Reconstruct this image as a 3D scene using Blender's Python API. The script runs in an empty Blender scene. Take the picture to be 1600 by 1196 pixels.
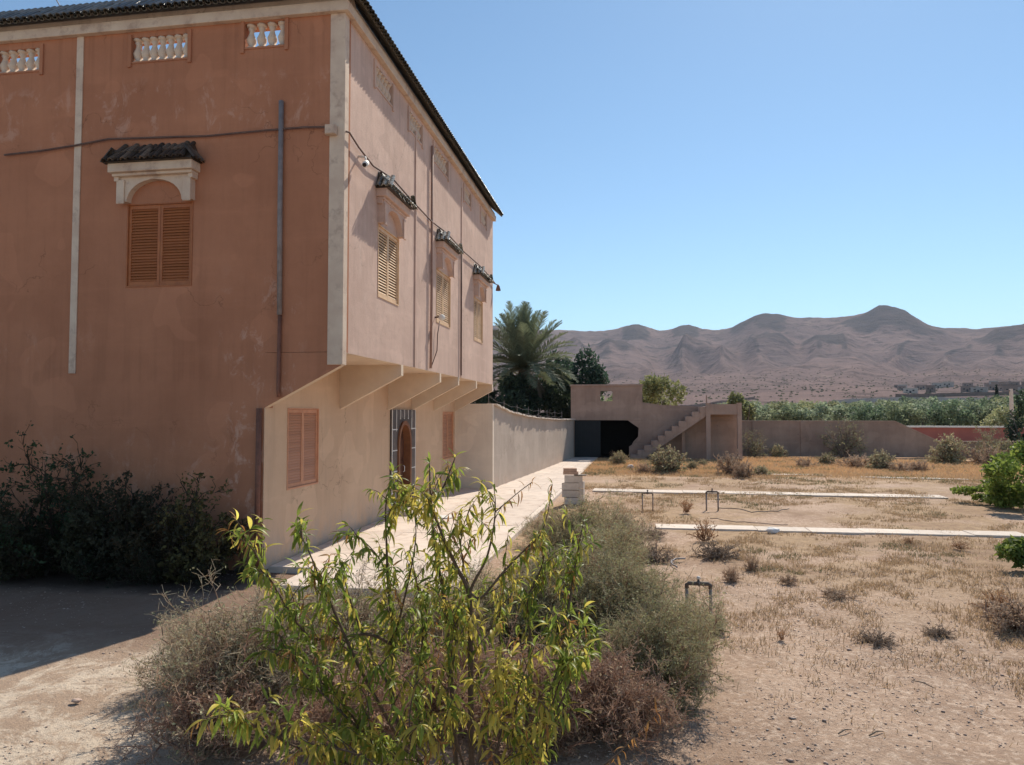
import bpy, math, random
import numpy as np
from mathutils import Vector, Matrix
R = math.radians
random.seed(7)
rng = np.random.default_rng(11)
S = bpy.context.scene
COL = S.collection

# ------------------------------------------------------------------ camera, sky, sun, exposure
FPX = 1150.0                      # focal length in pixels of the 1600 px wide photograph
YAW = R(9.14); PIT = math.atan(50 / FPX)
CAM = Vector((0, 0, 2.5))
cd = bpy.data.cameras.new('camera'); cam = bpy.data.objects.new('camera', cd); COL.objects.link(cam)
cam.location = CAM; cam.rotation_euler = (R(90) + PIT, 0, YAW)
cd.sensor_width = 36; cd.lens = 36 * FPX / 1600; cd.clip_start = 0.1; cd.clip_end = 20000
S.camera = cam
SUN_TO = Vector((1.0, 3.3, 3.35)).normalized()
EL = math.asin(SUN_TO.z); AZ = math.atan2(SUN_TO.x, SUN_TO.y)
W = bpy.data.worlds.new('World'); S.world = W; W.use_nodes = True
wn = W.node_tree; bg = wn.nodes['Background']
sky = wn.nodes.new('ShaderNodeTexSky'); sky.sky_type = 'NISHITA'; sky.sun_disc = False
sky.sun_elevation = EL; sky.sun_rotation = AZ; sky.altitude = 1100; sky.air_density = 1.0; sky.dust_density = 0.25; sky.ozone_density = 1.9
tint = wn.nodes.new('ShaderNodeMix'); tint.data_type = 'RGBA'; tint.blend_type = 'MULTIPLY'; tint.inputs[0].default_value = 1; tint.inputs[7].default_value = (0.89, 1.01, 0.98, 1)
wn.links.new(sky.outputs[0], tint.inputs[6]); wn.links.new(tint.outputs[2], bg.inputs[0]); bg.inputs[1].default_value = 0.123
sl = bpy.data.lights.new('sun', 'SUN'); so = bpy.data.objects.new('sun', sl); COL.objects.link(so)
sl.energy = 4.9; sl.angle = R(0.5); sl.color = (1.0, 0.92, 0.79)
so.rotation_euler = (-SUN_TO).to_track_quat('-Z', 'Y').to_euler(); so.location = (20, 40, 40)
S.view_settings.view_transform = 'Standard'; S.view_settings.look = 'None'
S.view_settings.exposure = 0.27; S.view_settings.gamma = 1
S.cycles.use_denoising = True
S.cycles.max_bounces = 8; S.cycles.diffuse_bounces = 4; S.cycles.transparent_max_bounces = 8
S.cycles.volume_bounces = 0

def ray(px, py):
    r = px - 800; u = 598 - py
    f2 = FPX * math.cos(PIT) - u * math.sin(PIT); u2 = FPX * math.sin(PIT) + u * math.cos(PIT)
    return Vector((r * math.cos(YAW) - f2 * math.sin(YAW), r * math.sin(YAW) + f2 * math.cos(YAW), u2))
def on(px, py, ax, v):
    d = ray(px, py); return CAM + d * ((v - CAM[ax]) / d[ax])
def gnd(px, py): return on(px, py, 2, 0)
def fwd(px, py, dist):             # point at a horizontal distance in front of the lens
    d = ray(px, py); return CAM + d * (dist / math.hypot(d.x, d.y))

# ------------------------------------------------------------------ materials
def nd(nt, typ, **kw):
    n = nt.nodes.new('ShaderNode' + typ)
    for k, v in kw.items():
        if k in n.inputs.keys() if isinstance(k, str) else False: n.inputs[k].default_value = v
        else: setattr(n, k, v)
    return n
def newmat(name):
    m = bpy.data.materials.new(name); m.use_nodes = True
    nt = m.node_tree; p = nt.nodes['Principled BSDF']
    return m, nt, p
def rgba(c): return (c[0], c[1], c[2], 1)
def noise(nt, vec, scale, detail=5, rough=0.6, dist=0.0):
    n = nt.nodes.new('ShaderNodeTexNoise'); n.inputs['Scale'].default_value = scale
    n.inputs['Detail'].default_value = detail; n.inputs['Roughness'].default_value = rough
    n.inputs['Distortion'].default_value = dist
    nt.links.new(vec, n.inputs['Vector']); return n.outputs[0]
def ramp(nt, fac, a, b, lo=0.0, hi=1.0):
    n = nt.nodes.new('ShaderNodeMapRange'); n.interpolation_type = 'SMOOTHSTEP'
    n.inputs['From Min'].default_value = a; n.inputs['From Max'].default_value = b
    n.inputs['To Min'].default_value = lo; n.inputs['To Max'].default_value = hi
    nt.links.new(fac, n.inputs['Value']); return n.outputs[0]
def mix(nt, fac, a, b):
    n = nt.nodes.new('ShaderNodeMix'); n.data_type = 'RGBA'
    if isinstance(fac, (int, float)): n.inputs[0].default_value = fac
    else: nt.links.new(fac, n.inputs[0])
    for v, i in ((a, 6), (b, 7)):
        if isinstance(v, tuple): n.inputs[i].default_value = rgba(v)
        else: nt.links.new(v, n.inputs[i])
    return n.outputs[2]
def mul(nt, a, b, op='MULTIPLY'):
    n = nt.nodes.new('ShaderNodeMath'); n.operation = op
    for v, i in ((a, 0), (b, 1)):
        if isinstance(v, (int, float)): n.inputs[i].default_value = v
        else: nt.links.new(v, n.inputs[i])
    return n.outputs[0]
def bump(nt, p, h, strength, dist=0.02):
    b = nt.nodes.new('ShaderNodeBump'); b.inputs['Strength'].default_value = strength; b.inputs['Distance'].default_value = dist
    nt.links.new(h, b.inputs['Height']); nt.links.new(b.outputs[0], p.inputs['Normal'])
def coords(nt, kind='Object'):
    t = nt.nodes.new('ShaderNodeTexCoord'); return t.outputs[kind]
def stretch(nt, vec, s):
    m = nt.nodes.new('ShaderNodeMapping'); m.inputs['Scale'].default_value = s
    nt.links.new(vec, m.inputs['Vector']); return m.outputs[0]
def simple(name, c1, c2=None, scale=4.0, rough=0.85, bs=60.0, bst=0.25, metal=0, objvar=0.0, spec=0.3, c3=None, s3=0.8):
    m, nt, p = newmat(name)
    v = coords(nt)
    c2 = c2 or tuple(x * 0.75 for x in c1)
    col = mix(nt, ramp(nt, noise(nt, v, scale), 0.3, 0.7), c1, c2)
    if c3: col = mix(nt, ramp(nt, noise(nt, v, s3, 6, 0.7), 0.5, 0.68), col, c3)
    if objvar:
        oi = nt.nodes.new('ShaderNodeObjectInfo')
        h = nt.nodes.new('ShaderNodeHueSaturation')
        nt.links.new(ramp(nt, oi.outputs['Random'], 0, 1, 1 - objvar, 1 + objvar), h.inputs['Value'])
        nt.links.new(col, h.inputs['Color']); col = h.outputs[0]
    nt.links.new(col, p.inputs['Base Color'])
    p.inputs['Roughness'].default_value = rough; p.inputs['Metallic'].default_value = metal
    p.inputs['Specular IOR Level'].default_value = spec
    if bst: bump(nt, p, noise(nt, v, bs, 6, 0.7), bst, 0.01)
    return m

def plaster(name, c1, c2, pale, band=None, low=None, streak=0.28, palefac=0.5):
    """rendered wall: mottled colour, vertical run marks, pale salt patches in a band of heights"""
    m, nt, p = newmat(name); v = coords(nt)
    col = mix(nt, ramp(nt, noise(nt, v, 0.55, 6, 0.65), 0.32, 0.68), c1, c2)
    run = noise(nt, stretch(nt, v, (3.0, 3.0, 0.22)), 1.6, 6, 0.7)
    col = mix(nt, ramp(nt, run, 0.45, 0.75, 0, streak), col, tuple(x * 0.72 for x in c2))
    hor = noise(nt, stretch(nt, v, (0.35, 0.35, 2.6)), 1.2, 5, 0.6)
    col = mix(nt, ramp(nt, hor, 0.5, 0.75, 0, 0.35), col, tuple(min(1, x * 1.16) for x in c1))
    sep = nt.nodes.new('ShaderNodeSeparateXYZ'); nt.links.new(v, sep.inputs[0])
    blot = noise(nt, stretch(nt, v, (1, 1, 0.6)), 3.2, 9, 0.72, 0.5)
    for bd in (band or []):
        z0, z1, z2, z3, x0, x1, x2, x3, k = bd
        mz = mul(nt, ramp(nt, sep.outputs[2], z0, z1), ramp(nt, sep.outputs[2], z2, z3, 1, 0))
        mx = mul(nt, ramp(nt, sep.outputs[0], x0, x1), ramp(nt, sep.outputs[0], x2, x3, 1, 0))
        f = mul(nt, mul(nt, mz, mx), ramp(nt, blot, 0.52, 0.66))
        col = mix(nt, mul(nt, f, k), col, pale)
    drip = noise(nt, stretch(nt, v, (7.0, 7.0, 0.12)), 1.3, 4, 0.6)       # rain marks running down from the eaves and the jetty
    col = mix(nt, mul(nt, mul(nt, ramp(nt, sep.outputs[2], 7.4, 9.0), ramp(nt, drip, 0.5, 0.66)), 0.22), col, tuple(x * 0.5 for x in c2))
    col = mix(nt, mul(nt, mul(nt, mul(nt, ramp(nt, sep.outputs[2], 3.2, 4.4, 1, 0), ramp(nt, sep.outputs[2], 3.0, 3.1)), ramp(nt, drip, 0.45, 0.6)), 0.15), col, tuple(x * 0.55 for x in c2))
    vor = nt.nodes.new('ShaderNodeTexVoronoi'); vor.feature = 'DISTANCE_TO_EDGE'; vor.inputs['Scale'].default_value = 0.55
    wob = nt.nodes.new('ShaderNodeVectorMath'); wob.operation = 'ADD'; wn_ = nt.nodes.new('ShaderNodeTexNoise'); wn_.inputs['Scale'].default_value = 2.2; wn_.inputs['Detail'].default_value = 6
    nt.links.new(v, wn_.inputs['Vector']); nt.links.new(v, wob.inputs[0]); nt.links.new(wn_.outputs[1], wob.inputs[1]); nt.links.new(wob.outputs[0], vor.inputs['Vector'])
    crk = mul(nt, ramp(nt, vor.outputs[0], 0.0, 0.007, 1, 0), ramp(nt, noise(nt, v, 0.5, 3), 0.5, 0.6))
    col = mix(nt, mul(nt, crk, 0.55), col, tuple(x * 0.35 for x in c2))
    patch = ramp(nt, noise(nt, v, 0.9, 2, 0.4, 0.3), 0.60, 0.615)        # mended patches of a slightly different batch
    col = mix(nt, mul(nt, patch, 0.22), col, tuple(min(1, x * 1.3) for x in c1))
    if low:
        f = mul(nt, ramp(nt, sep.outputs[2], 0.0, low[0], 1, 0), ramp(nt, blot, 0.38, 0.6))
        col = mix(nt, mul(nt, f, low[2]), col, low[1])
    nt.links.new(col, p.inputs['Base Color'])
    p.inputs['Roughness'].default_value = 0.95; p.inputs['Specular IOR Level'].default_value = 0.15
    h = mul(nt, noise(nt, v, 2.0, 4, 0.6), mul(nt, noise(nt, v, 38.0, 6, 0.75), 0.35), 'ADD')
    bump(nt, p, h, 0.45, 0.03)
    return m

def foliage(name, c1, c2, trans=0.4, attr=None, rough=0.5, objvar=0.2, scale=3.0):
    m, nt, p = newmat(name); v = coords(nt)
    if attr:
        a = nt.nodes.new('ShaderNodeAttribute'); a.attribute_name = attr
        col = a.outputs['Color']
    else:
        col = mix(nt, ramp(nt, noise(nt, v, scale, 3), 0.35, 0.65), c1, c2)
    oi = nt.nodes.new('ShaderNodeObjectInfo'); h = nt.nodes.new('ShaderNodeHueSaturation')
    nt.links.new(ramp(nt, oi.outputs['Random'], 0, 1, 1 - objvar, 1 + objvar), h.inputs['Value'])
    nt.links.new(col, h.inputs['Color']); col = h.outputs[0]
    if not attr: col = mix(nt, ramp(nt, noise(nt, v, 120 if scale > 5 else 30, 4, .7), .58, .7, 0, .6), col, (.34, .25, .12))
    nt.links.new(col, p.inputs['Base Color']); p.inputs['Roughness'].default_value = rough
    p.inputs['Specular IOR Level'].default_value = 0.35
    t = nt.nodes.new('ShaderNodeBsdfTranslucent'); nt.links.new(col, t.inputs[0])
    ms = nt.nodes.new('ShaderNodeMixShader'); ms.inputs[0].default_value = trans
    nt.links.new(p.outputs[0], ms.inputs[1]); nt.links.new(t.outputs[0], ms.inputs[2])
    nt.links.new(ms.outputs[0], nt.nodes['Material Output'].inputs[0])
    return m

ROOT = Vector((-5.82, 11.08, 0.0))      # the house's ground corner
M = {}
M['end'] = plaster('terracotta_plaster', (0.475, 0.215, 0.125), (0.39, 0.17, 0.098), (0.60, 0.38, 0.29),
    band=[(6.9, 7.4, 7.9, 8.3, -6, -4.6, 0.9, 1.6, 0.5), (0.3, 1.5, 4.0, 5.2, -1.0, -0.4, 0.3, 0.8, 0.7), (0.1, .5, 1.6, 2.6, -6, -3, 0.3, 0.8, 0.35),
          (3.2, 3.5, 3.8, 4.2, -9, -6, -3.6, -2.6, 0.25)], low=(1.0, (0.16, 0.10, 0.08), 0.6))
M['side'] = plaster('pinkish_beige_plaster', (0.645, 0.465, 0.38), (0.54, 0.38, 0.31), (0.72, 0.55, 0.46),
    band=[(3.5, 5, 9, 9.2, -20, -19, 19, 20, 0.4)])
M['ground_wall'] = plaster('beige_plaster', (0.66, 0.46, 0.31), (0.58, 0.39, 0.26), (0.6, 0.56, 0.52), low=(0.9, (0.42, 0.36, 0.32), 0.6), streak=0.3)
M['cream'] = simple('cream_paint', (0.68, 0.55, 0.43), (0.58, 0.44, 0.34), 2.5, 0.8, 40, 0.3, c3=(0.45, 0.33, 0.26), s3=3.0)
M['fin'] = simple('cream_render', (0.72, 0.58, 0.44), (0.62, 0.48, 0.36), 1.5, 0.9, 30, 0.25)
M['tile'] = simple('green_glazed_tile', (0.022, 0.026, 0.02), (0.075, 0.06, 0.045), 14, 0.3, 60, 0.3, spec=0.5, objvar=0.6)
M['glaze'] = simple('glazed_tile_glints', (0.06, 0.065, 0.05), (0.42, 0.40, 0.34), 22, 0.25, 60, 0.3, spec=0.6, objvar=0.6)  # pale blotches paint in the glints on the side hood tiles
M['hoodtile'] = simple('weathered_tile', (0.055, 0.04, 0.03), (0.13, 0.09, 0.06), 22, 0.55, 60, 0.5, spec=0.5, objvar=0.6)
M['shutter'] = simple('orange_brown_wood', (0.42, 0.15, 0.055), (0.34, 0.115, 0.045), 6, 0.5, 50, 0.15, objvar=0.08)
M['shutter_pale'] = simple('sunlit_wood', (0.74, 0.52, 0.32), (0.64, 0.42, 0.25), 6, 0.6, 50, 0.15, objvar=0.1)  # sunlight on the upper side shutters, put in as paler wood
M['shutter_pink'] = simple('dusty_orange_wood', (0.62, 0.31, 0.18), (0.55, 0.26, 0.15), 6, 0.6, 50, 0.15, objvar=0.06)
M['dark'] = simple('dark_interior', (0.03, 0.022, 0.02), None, 3, 0.9)
M['door'] = simple('dark_brown_door', (0.075, 0.028, 0.018), (0.12, 0.05, 0.03), 5, 0.35, 40, 0.2)
M['door_frame'] = simple('varnished_brown_wood', (0.26, 0.11, 0.05), (0.2, 0.08, 0.04), 6, 0.4)
M['slate'] = simple('dark_grey_tile', (0.085, 0.072, 0.072), (0.13, 0.11, 0.105), 8, 0.35, 40, 0.1, objvar=0.2)
M['sidepipe'] = simple('faded_brown_pipe', (0.36, 0.22, 0.17), (0.28, 0.17, 0.13), 8, 0.7)
M['white'] = simple('white_paint', (0.78, 0.76, 0.72), (0.68, 0.65, 0.6), 4, 0.6)
M['pvc'] = simple('grey_plastic_pipe', (0.27, 0.235, 0.23), (0.2, 0.17, 0.165), 9, 0.5)
M['brownpipe'] = simple('brown_painted_pipe', (0.24, 0.10, 0.065), (0.17, 0.075, 0.05), 8, 0.6)
M['cable'] = simple('dusty_cable', (0.11, 0.06, 0.05), (0.16, 0.1, 0.08), 8, 0.7)
M['block'] = plaster('cement_render', (0.50, 0.41, 0.34), (0.42, 0.34, 0.28), (0.6, 0.55, 0.5), low=(0.8, (0.5, 0.36, 0.28), 0.5))
M['ret'] = plaster('lit_cement_render', (0.78, 0.66, 0.54), (0.68, 0.57, 0.47), (0.8, 0.7, 0.6))  # paler than the boundary wall: a lit look painted onto the return
M['outb'] = plaster('grey_brown_render', (0.42, 0.30, 0.235), (0.31, 0.215, 0.17), (0.44, 0.34, 0.28), streak=0.35, low=(0.7, (0.30, 0.21, 0.17), 0.6))
M['outlight'] = plaster('pale_brown_render', (0.44, 0.32, 0.26), (0.36, 0.26, 0.21), (0.5, 0.4, 0.34), streak=0.6)
M['pinkwall'] = simple('dark_pink_wall', (0.42, 0.15, 0.12), (0.33, 0.12, 0.10), 0.8, 0.9, 20, 0.3)
M['concrete'] = simple('pale_concrete', (0.70, 0.60, 0.51), (0.58, 0.49, 0.41), 6, 0.9, 50, 0.4, objvar=0.08)
M['slab'] = simple('sand_coloured_paving', (0.68, 0.57, 0.48), (0.58, 0.475, 0.40), 3, 0.85, 60, 0.3, objvar=0.06, c3=(0.46, 0.34, 0.26), s3=1.6)
M['brick'] = simple('clay_brick', (0.52, 0.35, 0.25), (0.42, 0.27, 0.2), 12, 0.95, 60, 0.6, objvar=0.15)
M['bark'] = simple('brown_bark', (0.10, 0.065, 0.045), (0.16, 0.11, 0.075), 20, 0.85, 90, 0.7)
M['bark2'] = simple('grey_bark', (0.2, 0.16, 0.12), (0.13, 0.1, 0.08), 14, 0.9, 60, 0.7)
M['palmtrunk'] = simple('palm_trunk', (0.14, 0.10, 0.07), (0.08, 0.06, 0.045), 10, 0.95, 30, 0.9)
M['leaf_green'] = foliage('green_peach_leaf', (0.28, 0.38, 0.06), (0.42, 0.50, 0.10), 0.6, objvar=0.35, scale=9, rough=0.42)
M['leaf_yellow'] = foliage('yellow_green_peach_leaf', (0.66, 0.60, 0.12), (0.78, 0.62, 0.14), 0.6, objvar=0.25, scale=9, rough=0.42)
M['leaf_dry'] = foliage('orange_dry_leaf', (0.52, 0.23, 0.07), (0.60, 0.34, 0.12), 0.4, objvar=0.3, scale=9, rough=0.7)
M['attr_tree'] = foliage('tree_tints', None, None, 0.45, attr='col', rough=0.6, objvar=0.2)
M['attr'] = foliage('plant_tints', None, None, 0.3, attr='col', rough=0.7, objvar=0.12)
M['stone'] = simple('pinkish_stone', (0.56, 0.42, 0.34), (0.42, 0.30, 0.24), 9, 0.95, 60, 0.5, c3=(0.6, 0.5, 0.42), s3=0.9)
M['rag'] = simple('white_cloth', (0.75, 0.74, 0.74), (0.62, 0.6, 0.6), 9, 0.8, 30, 0.6)
M['hose'] = simple('dusty_black_hose', (0.15, 0.115, 0.095), None, 9, 0.7)

# ------------------------------------------------------------------ helpers
def link(name, me, m=None, parent=None, loc=None, rot=None, scale=None):
    o = bpy.data.objects.new(name, me); COL.objects.link(o)
    if m is not None and me is not None and len(me.materials) == 0:
        for x in (m if isinstance(m, (list, tuple)) else [m]): me.materials.append(x)
    if parent: o.parent = parent
    if loc is not None: o.location = loc
    if rot is not None: o.rotation_euler = rot
    if scale is not None: o.scale = scale
    return o
def tag(o, label=None, cat=None, group=None, kind=None):
    if label: o['label'] = label
    if cat: o['category'] = cat
    if group: o['group'] = group
    if kind: o['kind'] = kind
    return o
def thing(name, label, cat, loc=(0, 0, 0), rz=0, group=None):
    o = bpy.data.objects.new(name, None); COL.objects.link(o); o.location = loc; o.rotation_euler = (0, 0, rz)
    o.empty_display_size = 0.3
    return tag(o, label, cat, group)
def copy_tree(o, parent=None):
    c = o.copy(); COL.objects.link(c)
    if parent: c.parent = parent
    for ch in list(o.children): copy_tree(ch, c)
    return c

class MB:
    def __init__(s, off=(0, 0, 0)): s.v = []; s.f = []; s.off = Vector(off); s.sm = []
    def add(s, vs, fs, smooth=False):
        b = len(s.v); s.v += [tuple(Vector(p) - s.off) for p in vs]; s.f += [tuple(i + b for i in f) for f in fs]; s.sm += [smooth] * len(fs)
    def box(s, a, b):
        x0, y0, z0 = a; x1, y1, z1 = b
        s.add([(x0,y0,z0),(x1,y0,z0),(x1,y1,z0),(x0,y1,z0),(x0,y0,z1),(x1,y0,z1),(x1,y1,z1),(x0,y1,z1)],
              [(0,3,2,1),(4,5,6,7),(0,1,5,4),(1,2,6,5),(2,3,7,6),(3,0,4,7)])
    def prism(s, poly, vec):            # polygon (list of 3D points) pushed along vec
        n = len(poly); vec = Vector(vec)
        vs = [Vector(p) for p in poly] + [Vector(p) + vec for p in poly]
        s.add(vs, [tuple(range(n))[::-1], tuple(range(n, 2 * n))] + [(i, (i + 1) % n, n + (i + 1) % n, n + i) for i in range(n)])
    def tube(s, pts, r, seg=8, smooth=True):
        pts = [Vector(p) for p in pts]; n = len(pts)
        rr = r if isinstance(r, (list, tuple)) else [r] * n
        vs = []; fs = []; side = None
        for i, p in enumerate(pts):
            d = (pts[min(i + 1, n - 1)] - pts[max(i - 1, 0)]).normalized()
            if side is None:
                side = d.orthogonal().normalized()
            side = (side - d * side.dot(d)).normalized(); up = d.cross(side)
            for k in range(seg):
                a = 2 * math.pi * k / seg
                vs.append(p + (side * math.cos(a) + up * math.sin(a)) * rr[i])
        for i in range(n - 1):
            for k in range(seg):
                fs.append((i*seg+k, i*seg+(k+1)%seg, (i+1)*seg+(k+1)%seg, (i+1)*seg+k))
        fs.append(tuple(range(seg))[::-1]); fs.append(tuple(range((n-1)*seg, n*seg)))
        s.add(vs, fs, smooth)
    def lathe(s, c, prof, seg=10):      # prof: (r, z) pairs
        c = Vector(c); vs = []; fs = []
        for r, z in prof:
            for k in range(seg):
                a = 2 * math.pi * k / seg; vs.append(c + Vector((r * math.cos(a), r * math.sin(a), z)))
        n = len(prof)
        for i in range(n - 1):
            for k in range(seg): fs.append((i*seg+k, i*seg+(k+1)%seg, (i+1)*seg+(k+1)%seg, (i+1)*seg+k))
        fs.append(tuple(range(seg))[::-1]); fs.append(tuple(range((n-1)*seg, n*seg)))
        s.add(vs, fs, True)
    def mesh(s, name):
        me = bpy.data.meshes.new(name); me.from_pydata(s.v, [], s.f)
        me.polygons.foreach_set('use_smooth', s.sm); me.update(); return me
    def build(s, name, m, parent=None, bev=0.0, **kw):
        o = link(name, s.mesh(name), m, parent, **kw)
        if bev:
            b = o.modifiers.new('bevel', 'BEVEL'); b.width = bev; b.segments = 2; b.limit_method = 'ANGLE'
        return o

def npmesh(name, V, F, m, col=None, smooth=False, matidx=None):
    me = bpy.data.meshes.new(name); V = np.asarray(V, np.float32); F = np.asarray(F, np.int32); k = F.shape[1]
    me.vertices.add(len(V)); me.vertices.foreach_set('co', V.ravel())
    me.loops.add(F.size); me.loops.foreach_set('vertex_index', F.ravel())
    me.polygons.add(len(F)); me.polygons.foreach_set('loop_start', np.arange(0, F.size, k, dtype=np.int32))
    for x in (m if isinstance(m, (list, tuple)) else [m]): me.materials.append(x)
    if matidx is not None: me.polygons.foreach_set('material_index', np.asarray(matidx, np.int32))
    if smooth: me.polygons.foreach_set('use_smooth', np.ones(len(F), bool))
    me.update(calc_edges=True)
    if col is not None:
        a = me.color_attributes.new('col', 'FLOAT_COLOR', 'POINT')
        c = np.ones((len(V), 4), np.float32); c[:, :3] = col; a.data.foreach_set('color', c.ravel())
    me.validate(); return me

# smooth value noise for heights and densities
_lat = rng.random((256, 256))
def vn(x, y):
    x = np.asarray(x, float); y = np.asarray(y, float)
    xi = np.floor(x).astype(int); yi = np.floor(y).astype(int); fx = x - xi; fy = y - yi
    fx = fx*fx*(3-2*fx); fy = fy*fy*(3-2*fy); a = _lat
    g = lambda i, j: a[(xi + i) % 256, (yi + j) % 256]
    return (g(0,0)*(1-fx)+g(1,0)*fx)*(1-fy) + (g(0,1)*(1-fx)+g(1,1)*fx)*fy
def fbm(x, y, o=4, g=0.5):
    s = 0; a = 1; t = 0
    for i in range(o): s = s + a * vn(x * 2**i + 17.3*i, y * 2**i + 5.1*i); t += a; a *= g
    return s / t

# ------------------------------------------------------------------ ground
def axis(lo, hi, a, b, fine, grow):
    v = list(np.arange(a, b, fine)); st = fine; x = v[-1]
    while x < hi: st *= grow; x += st; v.append(x)
    st = fine; x = v[0]
    while x > lo: st *= grow; x -= st; v.insert(0, x)
    return np.array(v)
gx = axis(-5000, 5000, -9, 11, 0.09, 1.09); gy = axis(-3000, 5000, 2.5, 17, 0.09, 1.07)
def gh(x, y):
    r = np.clip((x + 2.2) / 1.5, 0, 1)          # the garden soil is a little rougher than the yard
    near = np.clip(1 - (np.hypot(x, y) - 60) / 60, 0, 1)
    return (((fbm(x*0.7, y*0.7, 4) - 0.5) * 0.10 + (fbm(x*4, y*4, 3) - 0.5) * 0.035) * (0.25 + 0.75*r)) * near - 0.02
GX, GY = np.meshgrid(gx, gy, indexing='ij'); GZ = gh(GX, GY)
inpath = (GX > -5.9) & (GX < -1.9) & (GY > 9.9) & (GY < 43); GZ[inpath] = np.minimum(GZ[inpath], -0.06)
nx, ny = len(gx), len(gy); idx = np.arange(nx*ny).reshape(nx, ny)
F = np.stack([idx[:-1,:-1], idx[1:,:-1], idx[1:,1:], idx[:-1,1:]], -1).reshape(-1, 4)
def ground_mat():
    m, nt, p = newmat('dry_earth'); v = coords(nt)
    sep = nt.nodes.new('ShaderNodeSeparateXYZ'); nt.links.new(v, sep.inputs[0])
    soil = mix(nt, ramp(nt, noise(nt, v, 0.9, 8, 0.7), 0.35, 0.65), (0.50, 0.355, 0.26), (0.39, 0.265, 0.19))
    soil = mix(nt, ramp(nt, noise(nt, v, 14, 6, 0.75), 0.48, 0.62), soil, (0.62, 0.47, 0.36))
    soil = mix(nt, ramp(nt, noise(nt, v, 34, 4, 0.8), 0.56, 0.66), soil, (0.27, 0.185, 0.135))
    straw = mix(nt, ramp(nt, noise(nt, v, 5, 8, 0.75), 0.4, 0.6), (0.46, 0.32, 0.195), (0.33, 0.225, 0.14))
    soil = mix(nt, mul(nt, ramp(nt, noise(nt, v, 0.35, 6, 0.6), 0.40, 0.56), mul(nt, ramp(nt, sep.outputs[1], 7, 15), 0.85)), soil, straw)
    soil = mix(nt, mul(nt, mul(nt, ramp(nt, noise(nt, v, 0.22, 7, 0.65, 0.4), 0.48, 0.60), ramp(nt, noise(nt, v, 3.5, 6, 0.75), 0.35, 0.6)), 0.7), soil, (0.30, 0.195, 0.135))
    far = mul(nt, ramp(nt, sep.outputs[1], 29, 33), ramp(nt, noise(nt, v, 0.5, 5, 0.6), 0.38, 0.55))
    soil = mix(nt, mul(nt, far, 0.8), soil, (0.60, 0.38, 0.21))
    # the trodden yard by the house is pale, with a worn skin of cement
    yard = mul(nt, ramp(nt, sep.outputs[0], -3.9, -2.6, 1, 0), ramp(nt, sep.outputs[1], 12, 14, 1, 0))
    pale = mix(nt, ramp(nt, noise(nt, v, 1.1, 9, 0.8, 0.8), 0.46, 0.54), (0.66, 0.54, 0.42), (0.43, 0.31, 0.225))
    pale = mix(nt, ramp(nt, noise(nt, v, 6, 9, 0.8, 0.4), 0.52, 0.60), pale, (0.52, 0.40, 0.30))
    pale = mix(nt, ramp(nt, noise(nt, v, 26, 5, 0.8), 0.55, 0.68), pale, (0.34, 0.25, 0.2))
    pale = mix(nt, mul(nt, ramp(nt, mul(nt, sep.outputs[1], mul(nt, noise(nt, v, .8, 6, .7), 2.0), 'ADD'), 7.6, 9.0), .9), pale, (0.235, 0.15, 0.105))  # shade of the house painted into the yard colour towards the wall
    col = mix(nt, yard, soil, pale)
    bed_shade = mul(nt, mul(nt, ramp(nt, mul(nt, sep.outputs[1], mul(nt, noise(nt, v, 1.6, 6, 0.7), 1.0), 'ADD'), 9.75, 10.5), ramp(nt, sep.outputs[1], 11.2, 11.6, 1, 0)), ramp(nt, sep.outputs[0], -6.0, -5.6, 1, 0))
    col = mix(nt, bed_shade, col, (0.085, 0.055, 0.042))      # deep shade under the wall shrubs, painted into the soil colour
    nt.links.new(col, p.inputs['Base Color']); p.inputs['Roughness'].default_value = 1; p.inputs['Specular IOR Level'].default_value = 0.1
    h = mul(nt, noise(nt, v, 9, 8, 0.75), mul(nt, noise(nt, v, 60, 5, 0.8), 0.3), 'ADD')
    bump(nt, p, h, 0.8, 0.05)
    return m
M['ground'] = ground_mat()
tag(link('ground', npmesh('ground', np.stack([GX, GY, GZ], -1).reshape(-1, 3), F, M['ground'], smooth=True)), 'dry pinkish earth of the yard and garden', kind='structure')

# ------------------------------------------------------------------ hills
th = np.radians(np.linspace(-75, 75, 760)); dd = np.concatenate([np.linspace(300, 700, 50), np.linspace(712, 2300, 170), np.linspace(2315, 4200, 60)])
def pth(px): return math.atan((px - 800) / FPX) - YAW           # bearing from +Y of a picture column
def zat(py, d, px=800): return 2.5 + (648 - py) / FPX * d * math.cos(math.atan(max(-1600, min(1600, px - 800)) / FPX))
base_px = [-4000, 860, 931, 964, 1040, 1083, 1137, 1262, 1322, 1461, 1507, 1600, 1800, 2200, 3000, 6000]
base_py = [520, 516, 518, 516, 517, 516, 515, 503, 503, 513, 513, 510, 506, 512, 520, 520]
TH, DD = np.meshgrid(th, dd, indexing='ij')
ridge = np.interp(TH, [pth(p) if abs(p) < 5000 else 1.3 for p in base_px], [zat(y, 2600, x) for x, y in zip(base_px, base_py)])
prof = np.interp(DD, [300, 450, 600, 900, 1200, 1500, 1800, 2200, 2600, 3000, 4200], [-0.004, 0.025, 0.06, 0.12, 0.2, 0.30, 0.42, 0.66, 1.0, 1.0, 0.9])
HZ = ridge * prof
X_, Y_ = DD*np.sin(TH), DD*np.cos(TH)
amp = np.clip((DD - 700) / 1300, 0, 1)
sp = 1 - np.abs(2*fbm(TH*20 + 3 + .25*fbm(X_*.003, Y_*.003, 2), DD*0.0012 + 2, 3, .45) - 1)
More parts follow.
